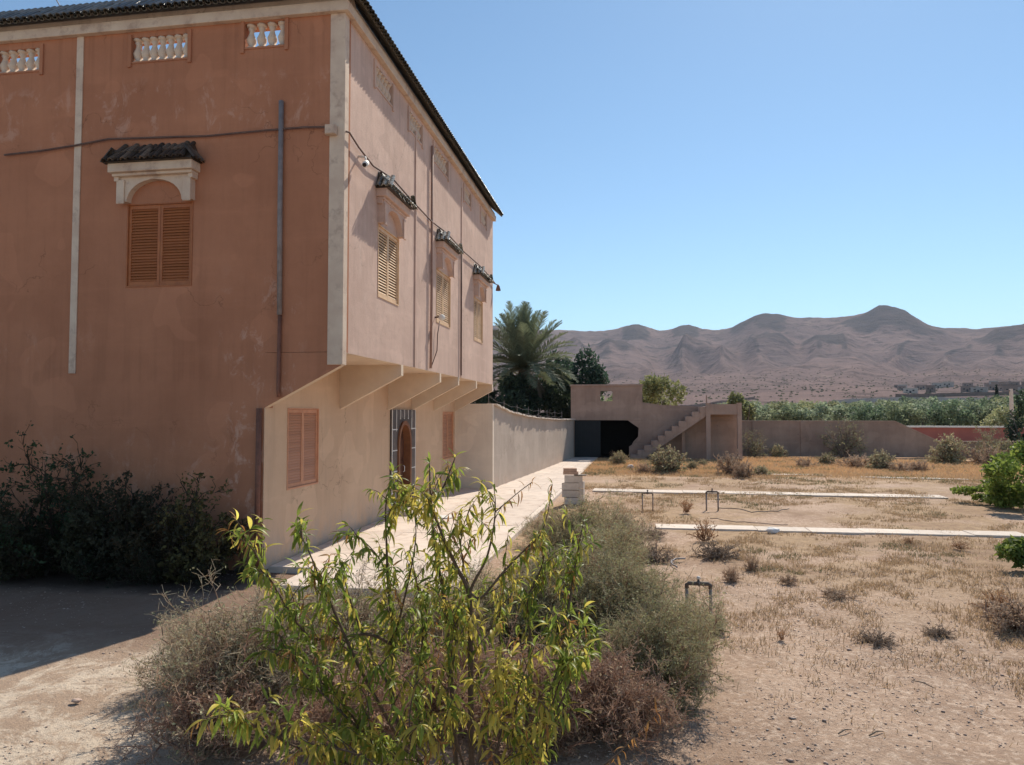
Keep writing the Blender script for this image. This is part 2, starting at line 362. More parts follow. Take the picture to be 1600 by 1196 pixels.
HZ += amp * (sp - 0.70) * 62 * np.clip((2500 - DD)/600, 0, 1) + amp*(fbm(X_*0.006, Y_*0.006, 5)-0.5)*22*np.clip((2750-DD)/300, 0.15, 1) + amp*(fbm(X_*0.03+5, Y_*0.03, 4, .6)-.5)*9
rock = np.zeros_like(HZ)
knobs = [(994, 510.5, 24, 2500, 240, 1.0), (1073, 512.5, 24, 2500, 200, 1.0), (1202, 494, 34, 2500, 300, 1.0), (1170, 504, 30, 2450, 200, .8), (1250, 500.5, 40, 2500, 220, .4), (1310, 502, 40, 2500, 220, .4),
         (1398, 491, 42, 2450, 330, 1.0), (1355, 500, 44, 2350, 260, .8), (1450, 512, 40, 2300, 220, .8),
         (965, 534, 34, 2000, 150, .9), (1085, 532, 36, 1950, 150, .8), (1200, 522, 46, 2000, 200, .75), (1290, 526, 40, 2050, 160, .8),
         (1120, 548, 26, 1800, 110, .5), (1560, 520, 42, 2150, 200, .9), (1640, 505, 60, 2200, 260, 1), (880, 540, 40, 2000, 200, .6), (1800, 500, 90, 2400, 300, 1), (700, 505, 100, 2400, 300, 1)]
for px, py, w, Rk, wr, rk in knobs:
    t0 = pth(px); wt = pth(px + w) - t0
    g = np.exp(-np.abs((TH - t0)/wt)**2.4) * np.exp(-np.abs((DD - Rk)/wr)**2.2)
    i = np.argmin(abs(th - t0)); j = np.argmin(abs(dd - Rk)); A = zat(py, Rk, px) - HZ[i, j]
    HZ += g * A * (0.86 + 0.28 * fbm(X_*0.011, Y_*0.011, 5, .6)) ; rock = np.maximum(rock, np.exp(-np.abs((TH-t0)/(wt*1.1))**4) * np.exp(-np.abs((DD-Rk)/(wr*0.9))**4) * rk)
rock = np.maximum(rock, np.clip((sp - .80) * 5, 0, 1) * np.clip((DD - 1350)/500, 0, 1) * np.clip((2500 - DD)/300, 0, 1) * (fbm(X_*0.0022 + 7, Y_*0.0022, 3) > .45) * .9)
rock = np.clip(rock * (0.35 + 1.1 * fbm(X_*0.012, Y_*0.012, 4)), 0, 1)
idx = np.arange(HZ.size).reshape(HZ.shape)
F = np.stack([idx[:-1,:-1], idx[:-1,1:], idx[1:,1:], idx[1:,:-1]], -1).reshape(-1, 4)
me = npmesh('hills', np.stack([X_, Y_, HZ], -1).reshape(-1, 3), F, None, smooth=True)
a = me.attributes.new('rock', 'FLOAT', 'POINT'); a.data.foreach_set('value', rock.ravel().astype(np.float32))
m, nt, p = newmat('barren_hillside'); v = coords(nt)
col = mix(nt, ramp(nt, noise(nt, v, 0.004, 8, 0.65), 0.36, 0.64), (0.27, 0.19, 0.17), (0.195, 0.142, 0.132))
col = mix(nt, ramp(nt, noise(nt, v, 0.03, 6, 0.7), 0.5, 0.62), col, (0.14, 0.105, 0.095))
col = mix(nt, ramp(nt, noise(nt, v, 0.012, 5, 0.6), 0.60, 0.72, 0, 0.6), col, (0.34, 0.25, 0.21))
at = nt.nodes.new('ShaderNodeAttribute'); at.attribute_name = 'rock'
rk = ramp(nt, mul(nt, at.outputs['Fac'], mul(nt, noise(nt, stretch(nt, v, (1, 1, 2.5)), 0.018, 9, 0.8), 0.9, 'ADD')), 0.62, 0.98)
col = mix(nt, mul(nt, rk, 0.65), col, (0.07, 0.066, 0.066))
nt.links.new(col, p.inputs['Base Color']); p.inputs['Roughness'].default_value = 1; p.inputs['Specular IOR Level'].default_value = 0
bump(nt, p, mul(nt, noise(nt, v, 0.03, 8, 0.75), mul(nt, noise(nt, stretch(nt, v, (.4, .4, 5)), 0.02, 6, 0.7), .8), 'ADD'), 0.6, 16)
me.materials.clear(); me.materials.append(m)
tag(link('hills', me), 'bare brown hills with dark rocky knolls', kind='structure')
def hz(x, y):
    d = math.hypot(x, y)
    if d < 300: return 0.0
    i = np.argmin(abs(th - math.atan2(x, y))); j = np.argmin(abs(dd - d)); return float(HZ[i, j])

# ------------------------------------------------------------------ air
hm = bpy.data.materials.new('haze'); hm.use_nodes = True; hn = hm.node_tree; hn.nodes.remove(hn.nodes['Principled BSDF'])
pv = hn.nodes.new('ShaderNodeVolumePrincipled'); pv.inputs['Density'].default_value = 0.00010; pv.inputs['Color'].default_value = (0.72, 0.84, 1.0, 1); pv.inputs['Anisotropy'].default_value = 0.0
hn.links.new(pv.outputs[0], hn.nodes['Material Output'].inputs['Volume'])
hb = bpy.data.meshes.new('haze'); _b = [(x, y, z) for z in (-40, 560) for x, y in ((-5200, -3200), (5200, -3200), (5200, 5200), (-5200, 5200))]
hb.from_pydata(_b, [], [(0,3,2,1),(4,5,6,7),(0,1,5,4),(1,2,6,5),(2,3,7,6),(3,0,4,7)])
tag(link('haze', hb, hm), 'thin pale haze over the plain', kind='stuff')

# ------------------------------------------------------------------ paved path
px0, px1, py0, py1 = -5.82, -2.45, 10.05, 42.4
def pedge(y): return -2.45 + (y - 18) * 0.024 if y > 18 else -2.45
def wx(y): return -5.1 if y < 11.2 else -5.82 if y < 24.2 else -4.56 + (y - 24.0) * 0.072      # the boundary the path runs along
path = thing('path', None, None); path['kind'] = 'structure'; path['label'] = 'pale paved path along the house'
for k in ('category',):
    if k in path: del path[k]
mb = MB(); mb.prism([(-5.1, py0+.01, -0.1), (px1-.01, py0+.01, -0.1), (pedge(42.4)-.01, 42.4, -0.1), (wx(42.4), 42.4, -0.1), (wx(24.3), 24.3, -0.1), (px0, 24.25, -0.1), (px0, 11.27, -0.1), (-5.1, 11.27, -.1)], (0, 0, 0.125))
mb.build('path_bed', M['concrete'], path)
y = py0; n = 0
while y < 42.2:
    L = 1.22; x0_ = wx(y + 0.1) + 0.02; x1_ = pedge(y); k = 3; off = 0
    for i in range(k):
        a = x0_ + (x1_ - x0_) * i / k + 0.004; b = x0_ + (x1_ - x0_) * (i + 1) / k - 0.004
        t = 0.045 + random.uniform(-0.003, 0.004)
        mb = MB((a, y, 0)); mb.box((a, y + 0.004, 0.02), (b, y + L - 0.004, t))
        mb.build('paving_slab', M['slab'], path, loc=(a, y, 0), bev=0.006)
    y += L
# ------------------------------------------------------------------ house
H = thing('house', 'two storey terracotta house with tiled eaves, jettied upper floor and shuttered windows', 'house', ROOT)
Y0, XG, XU, Y1 = 11.08, -5.82, -4.53, 24.1
class Fr:                                  # u along the wall, d outwards, z up
    def __init__(s, o, u, out): s.o = Vector(o); s.u = Vector(u); s.out = Vector(out)
    def __call__(s, u, d, z): return s.o + s.u * u + s.out * d + Vector((0, 0, z))
    def rz(s): return 0.0 if abs(s.u.x) > 0.5 else math.pi / 2
FE = Fr((0, Y0, 0), (1, 0, 0), (0, -1, 0)); FU = Fr((XU, 0, 0), (0, 1, 0), (1, 0, 0)); FG = Fr((XG, 0, 0), (0, 1, 0), (1, 0, 0))
def fbox(mb, fr, u0, u1, d0, d1, z0, z1):
    a = fr(u0, d0, z0); b = fr(u1, d1, z1)
    mb.box(tuple(min(a[i], b[i]) for i in range(3)), tuple(max(a[i], b[i]) for i in range(3)))
def holed(mb, fr, u0, u1, z0, z1, t, holes):
    us = sorted({u0, u1, *[h[0] for h in holes], *[h[1] for h in holes]}); zs = sorted({z0, z1, *[h[2] for h in holes], *[h[3] for h in holes]})
    inside = lambda u, z: u0 < u < u1 and z0 < z < z1 and not any(h[0] < u < h[1] and h[2] < z < h[3] for h in holes)
    for i in range(len(us) - 1):
        for j in range(len(zs) - 1):
            uc = (us[i]+us[i+1])/2; zc = (zs[j]+zs[j+1])/2
            if not inside(uc, zc): continue
            a, b, c, d = us[i], us[i+1], zs[j], zs[j+1]
            q = lambda *p: mb.add([fr(*x) for x in p], [(0, 1, 2, 3)])
            q((a,0,c),(b,0,c),(b,0,d),(a,0,d)); q((a,-t,c),(a,-t,d),(b,-t,d),(b,-t,c))
            e = 1e-3
            if not inside(a-e, zc): q((a,0,c),(a,0,d),(a,-t,d),(a,-t,c))
            if not inside(b+e, zc): q((b,0,c),(b,-t,c),(b,-t,d),(b,0,d))
            if not inside(uc, c-e): q((a,0,c),(a,-t,c),(b,-t,c),(b,0,c))
            if not inside(uc, d+e): q((a,0,d),(b,0,d),(b,-t,d),(a,-t,d))
XL = -14.0
ventE = [(-10.95, -10.07, 8.45, 8.88), (-8.34, -7.27, 8.45, 8.90), (-6.28, -5.54, 8.53, 8.97)]
winE = (-8.33, -7.15, 4.64, 6.02)
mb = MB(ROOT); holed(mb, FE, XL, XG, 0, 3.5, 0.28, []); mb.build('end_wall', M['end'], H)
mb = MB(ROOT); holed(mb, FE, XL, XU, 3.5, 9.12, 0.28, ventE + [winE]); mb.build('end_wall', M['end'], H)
ventU = [(12.5, 13.5, 8.45, 8.87), (14.55, 15.55, 8.45, 8.87), (16.5, 17.9, 8.45, 8.87), (19.7, 20.6, 8.45, 8.87), (22.0, 22.9, 8.45, 8.87)]
winU = [(12.76, 13.96, 4.66, 5.97), (16.85, 18.2, 4.70, 5.97), (21.1, 22.35, 4.70, 5.97)]
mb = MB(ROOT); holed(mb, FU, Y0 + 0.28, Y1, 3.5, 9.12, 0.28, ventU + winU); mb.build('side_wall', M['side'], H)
winG = [(11.9, 13.15, 1.22, 2.6), (22.5, 23.85, 1.1, 2.58)]; doorG = (17.62, 19.08, 0.06, 2.44)
mb = MB(ROOT); holed(mb, FG, Y0 + 0.28, Y1, 0, 3.5, 0.28, winG + [doorG]); mb.build('ground_floor_wall', M['ground_wall'], H)
mb = MB(ROOT); mb.box((XG - 0.004, Y0 - 0.004, 0), (XG + 0.006, Y0 + 0.28, 2.605)); mb.build('corner_edge', M['ground_wall'], H)
# back, far and inner walls, floor slab, roof deck
mb = MB(ROOT)
mb.box((XL, Y0 + 0.28, 0), (XL + 0.28, Y1, 9.12)); mb.box((XL + 0.28, Y1 - 0.28, 0), (XG - 0.28, Y1, 9.12)); mb.box((XG - 0.28, Y1 - 0.28, 3.5), (XU - 0.28, Y1, 9.12))
mb.build('rear_wall', M['end'], H)
mb = MB(ROOT); mb.box((XL + .28, Y0 + .28, 7.5), (XU - .28, Y1 - .28, 7.7)); mb.build('roof_deck', M['concrete'], H)
mb = MB(ROOT); mb.box((XG - 0.28, Y0 + 0.15, 3.5), (XU - 0.28, Y1 - 0.28, 3.62)); mb.box((XG, Y0 + .15, 3.494), (XU - .001, Y1, 3.5)); mb.build('soffit', M['fin'], H)
mb = MB(ROOT); mb.box((-13.5, 14.2, 7.7), (-9.3, 17, 9.55)); mb.build('stair_head', M['cream'], H)
# bracket fins under the jetty
for i, fy in enumerate([Y0, 14.18, 17.2, 19.12, 21.42, 24.02]):
    t = 0.14
    mb = MB(ROOT); mb.prism([(XG + .001, fy, 2.61), (XU, fy, 3.28), (XU, fy, 3.494), (XG + .001, fy, 3.494)], (0, t, 0))
    o = mb.build('bracket_fin', [M['end'], M['fin']] if i == 0 else M['fin'], H)
    if i == 0:
        for p_ in o.data.polygons: p_.material_index = 0 if abs(p_.center.y - 0.0) < 1e-3 else 1
        o['label'] = 'first bracket, flush with the terracotta end wall'
# cream trims
def trim(name, fr, u0, u1, d1, z0, z1, m='cream', d0=-0.002, bev=0.008):
    mb = MB(ROOT); fbox(mb, fr, u0, u1, d0, d1, z0, z1); return mb.build(name, M[m], H, bev=bev)
trim('corner_pier', FE, -4.76, XU + 0.02, 0.02, 3.29, 9.0)
trim('corner_pier', FU, Y0 - 0.018, Y0 + 0.16, 0.025, 3.29, 9.0)
trim('pilaster_strip', FE, -9.37, -9.24, 0.02, 3.19, 9.0)
trim('cornice_band', FE, XL, XU + 0.10, 0.10, 9.0, 9.17)
trim('cornice_band', FU, Y0 + .005, Y1 + 0.06, 0.10, 9.0, 9.17)
for u in (15.05,): trim('pilaster_strip', FU, u, u + 0.07, 0.025, 3.5, 8.6, 'side')
trim('pilaster_strip', FU, 19.4, 19.5, 0.025, 3.5, 8.7, 'side')
def pipe(name, fr, pts, r, m, parent=H, lab=None):
    mb = MB(ROOT); mb.tube([fr(*p) for p in pts], r, 8); o = mb.build(name, M[m], parent)
    if lab: o['label'] = lab
    return o
pipe('drainpipe', FE, [(-5.58, .05, 7.6), (-5.575, .055, 5.8), (-5.56, .05, 4.1)], 0.042, 'pvc')
pipe('drainpipe', FE, [(-5.56, .04, 4.12), (-5.57, .04, 2.9), (-5.56, .04, 2.78)], 0.032, 'brownpipe', lab='lower brown length of the drainpipe')
pipe('drainpipe', FE, [(-5.89, .05, 2.6), (-5.89, .05, 0.02)], 0.045, 'brownpipe', lab='brown pipe at the ground floor corner')
pipe('drainpipe', FU, [(16.25, .05, 8.7), (16.25, .05, 5.2), (16.2, .05, 3.55)], 0.03, 'sidepipe', lab='thin dark pipe between the windows')
pipe('drainpipe', FU, [(19.3, .04, 7), (19.3, .04, 3.55)], 0.02, 'cable')
pipe('wire', FU, [(16.95, .06, 4.72), (16.8, .05, 4.4), (16.75, .05, 4.0), (16.3, .04, 3.6)], 0.012, 'cable')
# roof tiles (one mesh, shared)
def tile_mesh(name, r=0.056, L=0.42, seg=6, t=0.014):
    mb = MB(); vs = []
    for y, rr in ((0, r), (L, r * 0.86)):
        for ring in (rr, rr - t):
            for k in range(seg + 1):
                a = math.pi * k / seg; vs.append((ring * math.cos(a), y, ring * math.sin(a)))
    n = seg + 1; fs = []
    for k in range(seg):
        fs += [(k, k+1, 2*n+k+1, 2*n+k), (n+k, 3*n+k, 3*n+k+1, n+k+1), (k, n+k, n+k+1, k+1), (2*n+k, 2*n+k+1, 3*n+k+1, 3*n+k)]
    fs += [(0, 2*n, 3*n, n), (seg, n+seg, 3*n+seg, 2*n+seg)]
    mb.add(vs, fs); me = mb.mesh(name); me.materials.append(M['tile']); return me
TM = tile_mesh('roof_tile')
def tiles(fr, u0, u1, pitch, rows, rise=R(42)):
    k = 0; u = u0
    while u < u1:
        for rw in range(rows):
            dy = 0.31 - rw * 0.24; z = 9.215 + rw * 0.24 * math.tan(rise) + 0.02 * 0
            p_ = fr(u, dy, z) - ROOT
            j = random.uniform(-0.012, 0.012)
            link('roof_tile', TM, None, H, p_, (rise + random.uniform(-.03, .03), random.uniform(-.06, .06), (0 if fr is FE else math.pi/2) + j))
            k += 1
        u += pitch
    return k
tiles(FE, -13.2, XU + 0.3, 0.128, 1); tiles(FU, Y0 - 0.2, Y1 + .2, 0.128, 1)
T2 = MB(ROOT)          # second course and the upturned pan tiles between
_tv = [v.co.copy() for v in TM.vertices]; _tf = [tuple(p_.vertices) for p_ in TM.polygons]
for fr, a, b in ((FE, XL, XU + 0.25), (FU, Y0 - .15, Y1 + .2)):
    u = a
    while u < b:
        for rw, pan in ((1, 0), (0, 1), (1, 1)):
            uu = u + (0.064 if pan else 0)
            mt = Matrix.Translation(fr(uu, .29 - rw * .22, 9.222 + rw * .22 * math.tan(R(42)) - (.0 if pan else -.0) + (.012 if pan else 0))) @ Matrix.Rotation(0 if fr is FE else math.pi/2, 4, 'Z') @ Matrix.Rotation(R(42), 4, 'X') @ Matrix.Rotation(math.pi if pan else 0, 4, 'Y')
            T2.add([mt @ v for v in _tv], _tf)
        u += .128
tag(T2.build('pan_tile', M['tile'], H), kind='stuff')
mb = MB(ROOT)     # the sloping bed under the tiles, with its pan tiles as low ribs
for fr, a, b in ((FE, XL, XU + 0.04), (FU, Y0 + .1, Y1 + .05)):
    mb.prism([fr(a, 0.06, 9.172), fr(a, 0.06, 9.27), fr(a, -0.18, 9.52), fr(a, -0.42, 9.28), fr(a, -0.42, 9.172)], fr.u * (b - a))
mb.build('tile_bed', M['block'], H)
# balustrade openings
bal = MB(); bal.lathe((0, 0, 0), [(.055,0),(.055,.03),(.028,.05),(.05,.12),(.056,.17),(.034,.25),(.024,.31),(.04,.36),(.028,.385),(.055,.40),(.055,.43)], 8); BAL = bal.mesh('baluster'); BAL.materials.append(M['cream'])
def vent(fr, v, n, frame=True):
    mb = MB(ROOT); fbox(mb, fr, v[0]+.003, v[1]-.003, -.2, 0.015, v[2], v[2] + 0.03); fbox(mb, fr, v[0]-.05, v[0]+.012, -.01, 0.03, v[2] - 0.06, v[3] + 0.05); fbox(mb, fr, v[1]-.012, v[1]+.05, -.01, 0.03, v[2] - 0.06, v[3] + 0.05)
    o = mb.build('balustrade', M['side'] if fr is FU else M['end'], H)
    for i in range(n):
        u = v[0] + (i + 0.5) * (v[1] - v[0]) / n; s = (v[3] - v[2] - 0.03) / 0.43
        link('baluster', BAL, None, o, fr(u, -0.08, v[2] + 0.03) - ROOT, None, (1.5, 1.5, s))
for v, n in zip(ventE, (5, 7, 4)): vent(FE, v, n)
for v in ventU: vent(FU, v, 6)
# shutters: two leaves, each with its own slats
_sl = {}
def shutter(fr, w, m, nsl=22, tilt=-60, d=-0.05):
    u0, u1, z0, z1 = w; um = (u0 + u1) / 2; st = 0.045
    mb = MB(ROOT); fbox(mb, fr, u0 - .012, u0 + .01, -.08, .012, z0 - .015, z1 + .012); fbox(mb, fr, u1 - .01, u1 + .012, -.08, .012, z0 - .015, z1 + .012); fbox(mb, fr, u0 + .01, u1 - .01, -.08, .012, z0 - .015, z0 + .01); fbox(mb, fr, u0 + .01, u1 - .01, -.08, .012, z1 - .005, z1 + .012)
    mb.build('window_frame', M[m], H)
    mb = MB(ROOT); fbox(mb, fr, u0, u1, -.22, -.2, z0, z1); mb.build('window_pane', M['dark'], H)
    for a, b in ((u0 + .012, um - .003), (um + .003, u1 - .012)):
        mb = MB(ROOT)
        fbox(mb, fr, a, a + st, d, d + .035, z0 + .012, z1 - .008); fbox(mb, fr, b - st, b, d, d + .035, z0 + .012, z1 - .008)
        fbox(mb, fr, a + st, b - st, d, d + .035, z0 + .012, z0 + .08); fbox(mb, fr, a + st, b - st, d, d + .035, z1 - .07, z1 - .008)
        leaf = mb.build('shutter', M[m], H)
        wd = round(b - a - 2 * st, 3); key = (wd, m)
        if key not in _sl:
            q = MB(); q.box((-wd/2, -.024, -.0045), (wd/2, .024, .0045)); me = q.mesh('slat'); me.materials.append(M[m]); _sl[key] = me
        for i in range(nsl):
            z = z0 + .105 + i * (z1 - z0 - .19) / (nsl - 1)
            link('slat', _sl[key], None, leaf, fr((a + b) / 2, d + .018, z) - ROOT, (R(-tilt) + random.uniform(-.05, .05), 0, fr.rz()))
shutter(FE, winE, 'shutter', 26)
for w in winU: shutter(FU, w, 'shutter_pale', 22)
for w in winG: shutter(FG, w, 'shutter_pink', 26)
# window hoods
HT = tile_mesh('hood_tile', 0.05, 0.3, 5); HT.materials.clear(); HT.materials.append(M['hoodtile'])
HT2 = tile_mesh('hood_tile', 0.05, 0.3, 5); HT2.materials.clear(); HT2.materials.append(M['glaze'])
def hood(fr, uc, zs, hw, m='cream', ht=None, ext=0.22, cd_=.30, ce=.17):
    """blind arch panel with corbels, cornice and a small tiled roof; zs = arch springing"""
    mb = MB(ROOT); n = 16; W_ = hw + ext; top = zs + 0.48
    arc = [(uc - hw * math.cos(math.pi * i / n), zs + 0.02 + 0.36 * math.sin(math.pi * i / n)) for i in range(n + 1)]
    poly = [(uc - W_, zs + 0.02)] + arc + [(uc + W_, zs + 0.02), (uc + W_, top), (uc - W_, top)]
    # strips between arch and top keep the faces convex
    for i in range(n):
        (a, za), (b, zb) = arc[i], arc[i + 1]
        mb.prism([fr(a, -.002, za), fr(b, -.002, zb), fr(b, -.002, top), fr(a, -.002, top)], fr.out * 0.12)
    for s in (-1, 1):
        a, b = sorted((uc + s * hw, uc + s * W_)); fbox(mb, fr, a, b, -.002, .12, zs + .02, top)
    o = mb.build('window_hood', M[m], H)
    for s in (-1, 1):          # stepped corbels at both ends
        mb = MB(ROOT); a, b = sorted((uc + s * (W_ - .14), uc + s * (W_ + .004))); fbox(mb, fr, a, b, .12, .15, zs - .02, top - .1)
        a, b = sorted((uc + s * (W_ - .04), uc + s * (W_ + ce * .5))); fbox(mb, fr, a, b, -.002, cd_ - .1, top - .12, top - .02)
        mb.build('corbel', M[m], o, bev=.01)
    mb = MB(ROOT); fbox(mb, fr, uc - W_ - ce, uc + W_ + ce, -.002, cd_, top, top + .15); fbox(mb, fr, uc - W_ - ce * .6, uc + W_ + ce * .6, -.002, cd_ - .06, top - .05, top)
    mb.build('cornice', M[m], o, bev=.012)
    zt = top + .15; mb = MB(ROOT)
    lo = W_ + ce + .03; hi = W_ - .02
    P = [fr(uc-lo, -.002, zt), fr(uc+lo, -.002, zt), fr(uc+lo, cd_ + .06, zt), fr(uc-lo, cd_ + .06, zt), fr(uc-hi, -.002, zt+.33), fr(uc+hi, -.002, zt+.33), fr(uc+hi, .06, zt+.33), fr(uc-hi, .06, zt+.33)]
    mb.add(P, [(0,3,2,1),(4,5,6,7),(3,7,6,2),(0,4,7,3),(1,2,6,5)]); mb.build('hood_roof', M['hoodtile'], o)
    me = HT if fr is FE else HT2
    for rw in range(2):
        k = int(2 * (lo - rw * .1) / .115)
        for i in range(k):
            u = uc - (lo - rw * .1) + (i + .5) * .115
            link('hood_tile', me, None, o, fr(u, cd_ + .12 - rw * .17, zt + .0 + rw * .16) - ROOT,
                 (R(43) + random.uniform(-.08, .08), random.uniform(-.12, .12), fr.rz() + random.uniform(-.05, .05)))
    for s in (-1, 1):          # hip tiles on the two ends
        for i in range(3):
            link('hood_tile', me, None, o, fr(uc + s * (lo + .04), .06 + i * .11, zt + .0) - ROOT, (R(50), 0, fr.rz() + s * math.pi / 2))
hood(FE, -7.78, 6.03, 0.5, 'cream', None, .17, .26, .09)
for w in winU: hood(FU, (w[0] + w[1]) / 2, 5.98, 0.48, 'side', None, .15, .2, .10)
# door with dark tiled surround
mb = MB(ROOT); uc = 18.35; hw = .55; n = 14; zsp = 1.72
arc = [(uc - hw * math.cos(math.pi*i/n), zsp + .62 * math.sin(math.pi*i/n)) for i in range(n + 1)]
for i in range(n):
    (a, za), (b, zb) = arc[i], arc[i+1]; mb.prism([FG(a, -.002, za), FG(b, -.002, zb), FG(b, -.002, 2.62), FG(a, -.002, 2.62)], FG.out * .05)
for s in (-1, 1):
    a, b = sorted((uc + s*hw, uc + s*1.0)); fbox(mb, FG, a, b, -.002, .048, .03, 2.62)
D = mb.build('door_surround', M['slate'], H)
for i in range(7):
    q = MB(ROOT); u = uc - 1.0 + i * .325; fbox(q, FG, u, u + .03, .05, .063, (.05 if i in (0, 6) else 2.08 if i in (1, 5) else 2.38), 2.62); q.build('joint', M['white'], D)
for s in (-1, 1):
    for i in range(5):
        q = MB(ROOT); a, b = sorted((uc + s * (hw + .04), uc + s * .98)); fbox(q, FG, a, b, .05, .0625, .035 + i * .52, .06 + i * .52); q.build('joint', M['white'], D)
for s in (-1, 1):
    for i in range(4):
        q = MB(ROOT); z = .06 + i * .52; a, b = sorted((uc + s * (hw + .06), uc + s * .98)); fbox(q, FG, a, b, .048, .06, z, z + .49); q.build('tile', M['slate'], D)
for i in range(6):
    q = MB(ROOT); u = uc - .97 + i * .325; z = 2.14 if i in (0, 5) else 2.40
    fbox(q, FG, u, u + .30, .048, .06, z + .01, 2.61); q.build('tile', M['slate'], D)
mb = MB(ROOT)
for i in range(n):
    (a, za), (b, zb) = arc[i], arc[i+1]; r_ = lambda u, z: (uc + (u - uc) * .8, zsp + (z - zsp) * .84)
    (a2, za2), (b2, zb2) = r_(a, za), r_(b, zb)
    mb.prism([FG(a, -.1, za), FG(b, -.1, zb), FG(b2, -.1, zb2), FG(a2, -.1, za2)], FG.out * .19)
for s in (-1, 1):
    a, b = sorted((uc + s * hw, uc + s * hw * .8)); fbox(mb, FG, a, b, -.1, .09, .03, zsp)
mb.build('door_frame', M['door_frame'], H)
mb = MB(ROOT)
fbox(mb, FG, uc - hw, uc + hw, -.14, -.1, .06, 2.4)
for i in range(2):
    for j in range(3):
        fbox(mb, FG, uc - .38 + i * .4, uc - .04 + i * .4, -.1, -.075, .2 + j * .6, .68 + j * .6)
DD_ = mb.build('door', M['door'], H)
mb = MB(ROOT); mb.tube([FG(uc + .3, -.07, 1.0), FG(uc + .3, -.03, 1.02), FG(uc + .3, -.03, 1.15), FG(uc + .3, -.07, 1.17)], .012); mb.build('handle', M['white'], DD_)
mb = MB(ROOT); fbox(mb, FG, uc - 1.05, uc + 1.05, .0, .5, .03, .16); mb.build('doorstep', M['concrete'], H, bev=.01)

# things fixed on or strung along the house
mb = MB(); pts = [(-10.7, 7.0), (-10.0, 7.03), (-9.3, 7.09), (-8.7, 7.16), (-8.1, 7.14), (-7.4, 7.12), (-6.9, 7.1), (-5.9, 7.13), (-5.2, 7.14), (-4.76, 7.12)]
mb.tube([FE(u, .05, z) for u, z in pts] + [FU(Y0 + .05, .08, 7.05)] + [FU(u, .06, z) for u, z in [(11.6, 6.98), (12.3, 6.9), (13.4, 7.02), (14.6, 6.96), (16.2, 6.92), (17.6, 7.0), (19.5, 6.95), (21.8, 7.0), (23.7, 6.95), (24.25, 6.9)]], .016, 6)
tag(mb.build('cable', M['cable']), 'dusty dark cable strung round both faces of the terracotta house', 'cable')
c = thing('junction_box', 'small cream junction box on the corner pier of the house', 'box', FE(-4.66, .02, 7.06))
mb = MB(c.location); fbox(mb, FE, -4.8, -4.62, .02, .12, 6.98, 7.14); mb.build('housing', M['cream'], c, bev=.01)
mb = MB(c.location); fbox(mb, FE, -4.79, -4.63, .12, .13, 6.99, 7.13); mb.build('lid', M['cream'], c)
c = thing('security_camera', 'white bullet camera under the cable near the house corner', 'camera', FU(11.75, 0, 6.75))
mb = MB(c.location); mb.tube([FU(11.75, 0, 6.88), FU(11.75, .12, 6.86), FU(11.7, .16, 6.74)], .02); mb.build('bracket', M['white'], c)
mb = MB(c.location); mb.tube([FU(11.75, .14, 6.76), FU(11.45, .22, 6.62)], .05, 10); mb.build('body', M['white'], c)
mb = MB(c.location); mb.tube([FU(11.447, .221, 6.619), FU(11.44, .223, 6.616)], .035, 10); mb.build('lens', M['dark'], c)
c = thing('wall_lamp', 'small round white lamp beside the second side window', 'lamp', FU(16.72, 0, 4.8))
mb = MB(c.location); mb.tube([FU(16.72, 0, 4.78), FU(16.72, .14, 4.8)], .02); mb.build('bracket', M['cable'], c)
mb = MB(c.location); mb.lathe(FU(16.72, .17, 4.7), [(.01, 0), (.06, .02), (.085, .07), (.06, .13), (.02, .15)], 10); mb.build('lamp_shade', M['white'], c)
c = thing('floodlight', 'small dark lamp on an arm at the far corner of the house', 'lamp', FU(24.1, 0, 6.85))
mb = MB(c.location); mb.tube([FU(24.0, .02, 6.9), FU(24.35, .12, 6.88)], .018); mb.build('arm', M['cable'], c)
mb = MB(c.location); mb.lathe(FU(24.4, .13, 6.7), [(.02, .2), (.05, .15), (.09, 0), (.08, -.01)], 8); mb.build('lamp_shade', M['cable'], c)
c = thing('aerial', 'thin rod aerial rising behind the roof tiles', 'aerial', (-9.6, 13, 7.7))
mb = MB(c.location); mb.tube([(-9.6, 13, 7.7), (-9.6, 13, 11.6)], .015); mb.build('mast', M['pvc'], c)
mb = MB(c.location); mb.tube([(-9.85, 13, 11.1), (-9.35, 13, 11.15)], .008); mb.tube([(-9.75, 13, 11.35), (-9.45, 13, 11.38)], .008); mb.build('crossbar', M['pvc'], c)
mb = MB(); mb.tube([(-13.5, 14, 12.5), (-11.6, 13, 11.1), (-10.3, 12.3, 9.55)], .012, 5); tag(mb.build('guy_wire', M['pvc']), 'thin wire slanting down to the tiled eaves at top left', 'wire')

# ------------------------------------------------------------------ garden boundary wall beyond the house
BW = thing('boundary_wall', 'grey cement rendered wall with sagging top running from the house to the outbuilding', 'wall', (-4.56, 24.35, 0))
ys = list(np.linspace(24.36, 42.45, 19))
def bwx(y): return -4.56 + (y - 24.0) * .072
def bwz(y): return float(np.interp(y, [24, 26.6, 29.5, 32.8, 37, 42.5], [2.85, 2.56, 2.40, 2.30, 2.22, 2.19]))
mb = MB(BW.location)
for a, b in zip(ys[:-1], ys[1:]):
    mb.add([(bwx(a), a, 0), (bwx(b), b, 0), (bwx(b), b, bwz(b)), (bwx(a), a, bwz(a)), (bwx(a)-.22, a, 0), (bwx(b)-.22, b, 0), (bwx(b)-.22, b, bwz(b)), (bwx(a)-.22, a, bwz(a))],
           [(0,1,2,3), (4,7,6,5), (3,2,6,7)])
mb.build('wall_face', M['block'], BW)
